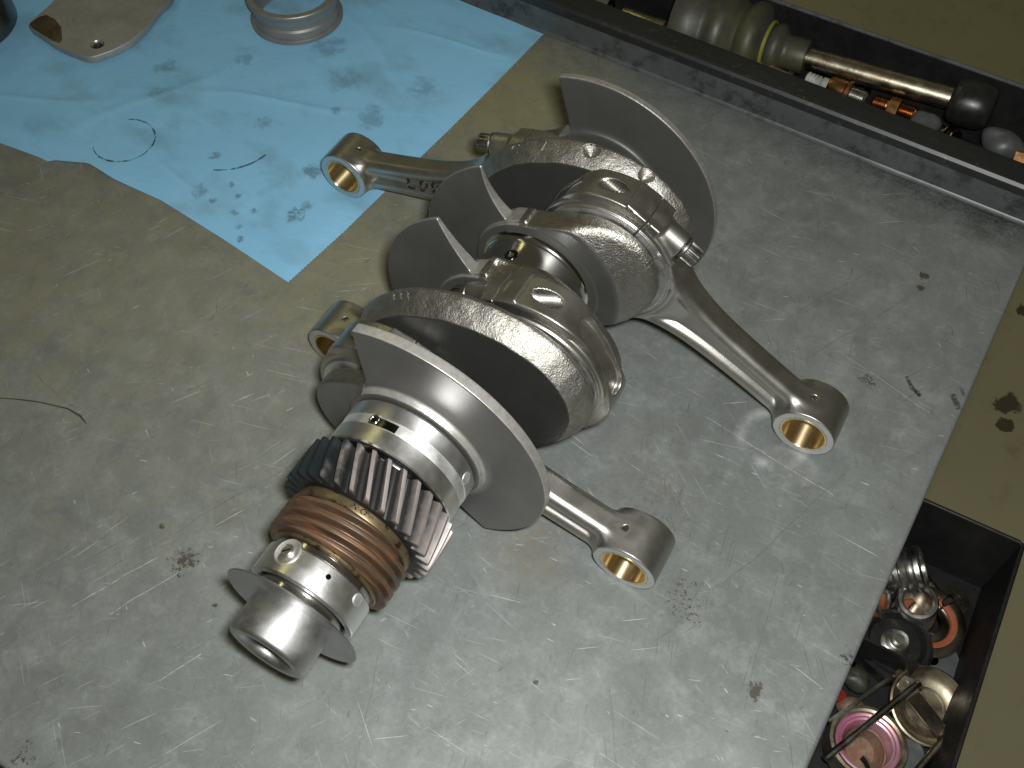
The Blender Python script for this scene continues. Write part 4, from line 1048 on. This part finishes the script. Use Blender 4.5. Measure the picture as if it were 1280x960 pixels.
# stamped lid with wire bail
ld = thing('wire_bail_lid', 'tan stamped metal lid with a flat bar and two wire legs in the drawer', 'lid', (270, 51, -112))
m_ = frame((270, 50, -104), (.12, -.1, 1))
MB().lathe([(.01, -5), (10.5, -5), (11.3, -4.4), (11.6, -3.6), (15.5, -3), (18.6, -.5), (20.0, 2.6), (20.9, 3.4), (21.9, 2.9), (22.1, 1.6), (20.6, -2.6), (16, -6), (.01, -7)], 64, m_).build('dish', M['gold_lid'], ld)
MB().lathe([(10.8, -4.95), (11.4, -4.2), (12.0, -3.7)], 64, m_).build('inner_ring', M['zinc'], ld)
for s_, (ex, ey) in enumerate(((254.5, 55), (284.0, 40))):
    MB().lathe(disc_prof(5.2, -1.5, 3.2, 1.0), 24, frame((ex, ey, -103), (.12, -.1, 1))).build('ear', M['gold_lid'], ld)
MB().lathe(disc_prof(1.9, 0, 1, .3), 20, frame((256.5, 57.3, -99.5), (.12, -.1, 1))).build('rivet', M['zinc'], ld)
b0 = Vector((260.5, 50.5, -103)); b1 = Vector((281, 39, -104)); bd_ = (b1 - b0).normalized(); pp = Vector((0, 0, 1)).cross(bd_)
MB().add([tuple(b0 + pp * s1 * 4.3 + Vector((0, 0, z))) for z in (0, 2.2) for s1 in (-1, 1)] + [tuple(b1 + pp * s1 * 4.3 + Vector((0, 0, z))) for z in (0, 2.2) for s1 in (-1, 1)],
         [[0, 1, 3, 2], [4, 6, 7, 5], [0, 4, 5, 1], [2, 3, 7, 6], [0, 2, 6, 4], [1, 5, 7, 3]]).build('flat_bar', M['dark_steel'], ld, sharp=25)
MB().tube([(262.5, 56.5, -100.5), (260.5, 56.5, -97), (257.5, 51, -95.5), (229, -8.5, -93)], 2.0, 14).build('wire_leg', M['bolt'], ld)
MB().tube([(284.5, 41.5, -101), (283.2, 40.0, -97.5), (280, 30, -97), (271, 2, -98)], 2.0, 14).build('wire_leg', M['shaft'], ld)
ring_thing('seal_ring', 'silver bearing ring with a pink stained inner track at the picture bottom', 'bearing ring', (246.5, 11, -100), (-.05, .08, 1), [
    ('outer_ring', [(17.2, 5.5), (18.5, 6.2), (20.2, 6.0), (20.8, 5), (20.8, -8), (17, -8), (16.8, 3)], M['gold_lid'], True, 72),
    ('inner_track', [(17.0, 4.6), (16.0, 5.4), (14.8, 4.8), (14.4, 3.6), (13.4, 3.0), (12.6, 1.0), (12.4, -8), (16.6, -8)], M['pink'], True, 72)])
ring_thing('rusty_cup', 'rust brown shallow cup inside the pink stained ring', 'cup', (247, 11, -110), (.2, -.1, 1), [('bowl', [(.01, -3), (8, -2.5), (11, 1), (11.6, 3.4), (12.2, 3.6), (12.2, -4), (.01, -5)], M['rusty'], False, 48)])
ss = thing('steel_strip', 'curved dark steel strip beside the pink stained ring', 'metal strip', (237, 36, -104))
pts = [(224, 12, -98), (231, 24, -97), (238, 38, -97.5), (244, 49, -99), (249, 57, -101)]; vv = []; ff = []
for k, p in enumerate(pts):
    for dx, dz in ((-.8, -5), (.8, -5), (.8, 3), (-.8, 3)): vv.append((p[0] + dx, p[1] - dx * .5, p[2] + dz))
for k in range(4):
    for q in range(4): ff.append([k * 4 + q, k * 4 + (q + 1) % 4, (k + 1) * 4 + (q + 1) % 4, (k + 1) * 4 + q])
ff += [[0, 3, 2, 1], [16, 17, 18, 19]]
MB().add(vv, ff).build('strip', M['bolt'], ss)
MB().lathe(disc_prof(3.6, -.8, .9, .3), 20, frame((249.5, 57.5, -98), (.8, -.5, .3))).build('eye', M['dark_steel'], ss)
rc = thing('red_cap', 'small red plastic cap between the strip and the bench edge', 'cap', (226.5, 34, -118))
MB().lathe(disc_prof(4.2, 0, 8, 1), 24, frame((225.5, 34, -116), (.1, .1, 1))).build('body', M['red'], rc)
lump('rusty_scrap', 'rusty brown scrap between the red cap and the pink ring', 'scrap', (235, 32, -112), (8, 7, 6), M['rusty'], 11)
lump('rubber_grommet', 'dull black rubber grommet in the dark corner by the divider', 'grommet', (231, 47, -108), (9, 6, 6), M['grey_rubber'], 13)
bl = thing('bent_blade', 'bent shiny steel blade inside the pink ring at the bottom edge', 'metal blade', (246, 2, -104))
vv = []; ff = []
for k in range(9):
    a = -.5 + k * .17
    for r_, z in ((13, 0), (13, 6), (14, 6), (14, 0)): vv.append((233 + 1.6 * r_ * math.cos(a), -4 + r_ * math.sin(a) * .9, -104 + z))
for k in range(8):
    for q in range(4): ff.append([k * 4 + q, k * 4 + (q + 1) % 4, (k + 1) * 4 + (q + 1) % 4, (k + 1) * 4 + q])
MB().add(vv, ff + [[0, 3, 2, 1], [32, 33, 34, 35]]).build('blade', M['zinc'], bl)
ring_thing('grey_plug', 'dull grey cylinder standing between lid and pink ring', 'plug', (268, 20, -116), (.1, 0, 1), [('body', disc_prof(10, 0, 9, .8), M['grey_disc'], False, 36), ('bright_rim', ring_prof(9, 10.2, 9.02, 9.7, .15), M['zinc'], True, 36)])

# loose hardware in the drawer and the tray
def hex_bolt(c, axis, r, L, mat, label, group=None):
    t = thing('hex_bolt', label, 'bolt', c, group); m_ = frame(c, axis)
    MB().prism([(r * 1.75 * math.cos(R_(60 * k)), r * 1.75 * math.sin(R_(60 * k))) for k in range(6)], 0, r * 1.2, m_, .5).build('head', mat, t, sharp=25)
    pr = [(r * 2.0, -.01), (r * 2.0, -1.0), (r, -1.1), (r, -L * .5)]
    z = -L * .5
    while z > -L: pr += [(r, z), (r * .84, z - .6)]; z -= 1.2
    pr += [(r * .8, -L), (.01, -L)]
    MB().lathe(pr[::-1], 24, m_).build('shank', mat, t)
hex_bolt((262, 121, -116), (.75, -.6, .12), 3.4, 26, M['dark_steel'], 'brown hex bolt lying behind the rust brown ring in the drawer corner')
hex_bolt((274, 72, -117), (-.3, .9, .1), 3.2, 22, M['zinc'], 'dull silver hex bolt lying along the right drawer wall beside the tan lid')
hex_bolt((222, 60, -116), (.6, .5, .15), 3.6, 20, M['oily'], 'oily black hex bolt in the dark behind the divider')
hex_bolt((274, 8, -116), (.5, .8, .1), 3.4, 24, M['rusty'], 'rusty hex bolt beside the grey plug at the bottom of the picture')
hex_bolt((86, 393, -3), (1, -.2, .1), 4.5, 34, M['oily'], 'oily black hex bolt in the back tray under the bare shaft')
hex_bolt((152, 380, -3), (.8, -.5, .2), 4.0, 26, M['dark_steel'], 'brown hex bolt in front of the black end cap in the back tray')
ring_thing('small_washer', 'small dark washer on the drawer floor near the far right corner', 'washer', (268, 127, -120), (.05, 0, 1), [('disc', ring_prof(4.2, 9, 0, 1.6, .3), M['dark_steel'], True, 36)])
ring_thing('split_washer', 'thick oily washer between the tan lid and the right drawer wall', 'washer', (277, 64, -119), (.1, .1, 1), [('disc', ring_prof(3.6, 7, 0, 2.2, .4), M['oily'], True, 36)])
# raised forging marks on the rear web and worn nicks on the front web
def rim_strokes(name, glyphs, parent, w, sdf_r, mat):
    mb = MB()
    for g in glyphs:
        pts = []
        for phi, y in g:
            a = R_(phi); r = sdf_r(a, y); pts.append((math.sin(a) * r, y, H + math.cos(a) * r))
        mb.tube(pts, w, 6)
    return mb.build(name, mat, parent, sharp=60)
def rim_radius(f):
    def g(a, y):
        for r in np.arange(72, 30, -.1):
            if f(np.array(math.sin(a) * r), np.array(y), np.array(H + math.cos(a) * r)) < 0: return r + .1
        return 30
    return g
webs = [o for o in crank.children if o.name.startswith('crank_web')]
rear = [o for o in webs if '.' in o.name][0]; front = [o for o in webs if '.' not in o.name][0]
G = []
for cx, kind in ((-46, 0), (-36, 1), (-30.5, 1), (-24.5, 2), (-14, 3)):
    if kind == 0: G.append([(cx + 3.2 * math.cos(t), 131 + 2.6 * math.sin(t)) for t in np.linspace(.6, 5.6, 10)])
    elif kind == 1: G.append([(cx - 1, 133.2), (cx + .6, 129)])
    elif kind == 2: G.append([(cx - 1.6, 133), (cx + 1.6, 132.6), (cx - .4, 128.8)])
    else: G.append([(cx - .8, 132), (cx + .6, 130.6)])
rim_strokes('forging_mark', G, rear, .24, rim_radius(MIDF[1]), M['rod'])
G = []
for cx in (-50, -44, -38.5): G.append([(cx, 22), (cx + 2.4, 20.4)]); G.append([(cx + 1.6, 20), (cx + 3.4, 18.6)])
rim_strokes('forging_mark', G, front, .3, rim_radius(MIDF[0]), M['rod_face'])

# thin curved strand on the bench
st_ = [(-246.7, -83.8), (-232.5, -77.1), (-219.6, -72.2), (-203.3, -67.9), (-194.3, -68.2), (-187.7, -70.3)]
s_o = MB().tube([(x, y, .35) for x, y in st_], [.3, .35, .4, .5, .6, .2], 6).build('dark_strand', M['dark_steel'], sharp=60)
tag(s_o, 'thin dark curved strand lying on the bare bench at the left picture edge', 'strand')
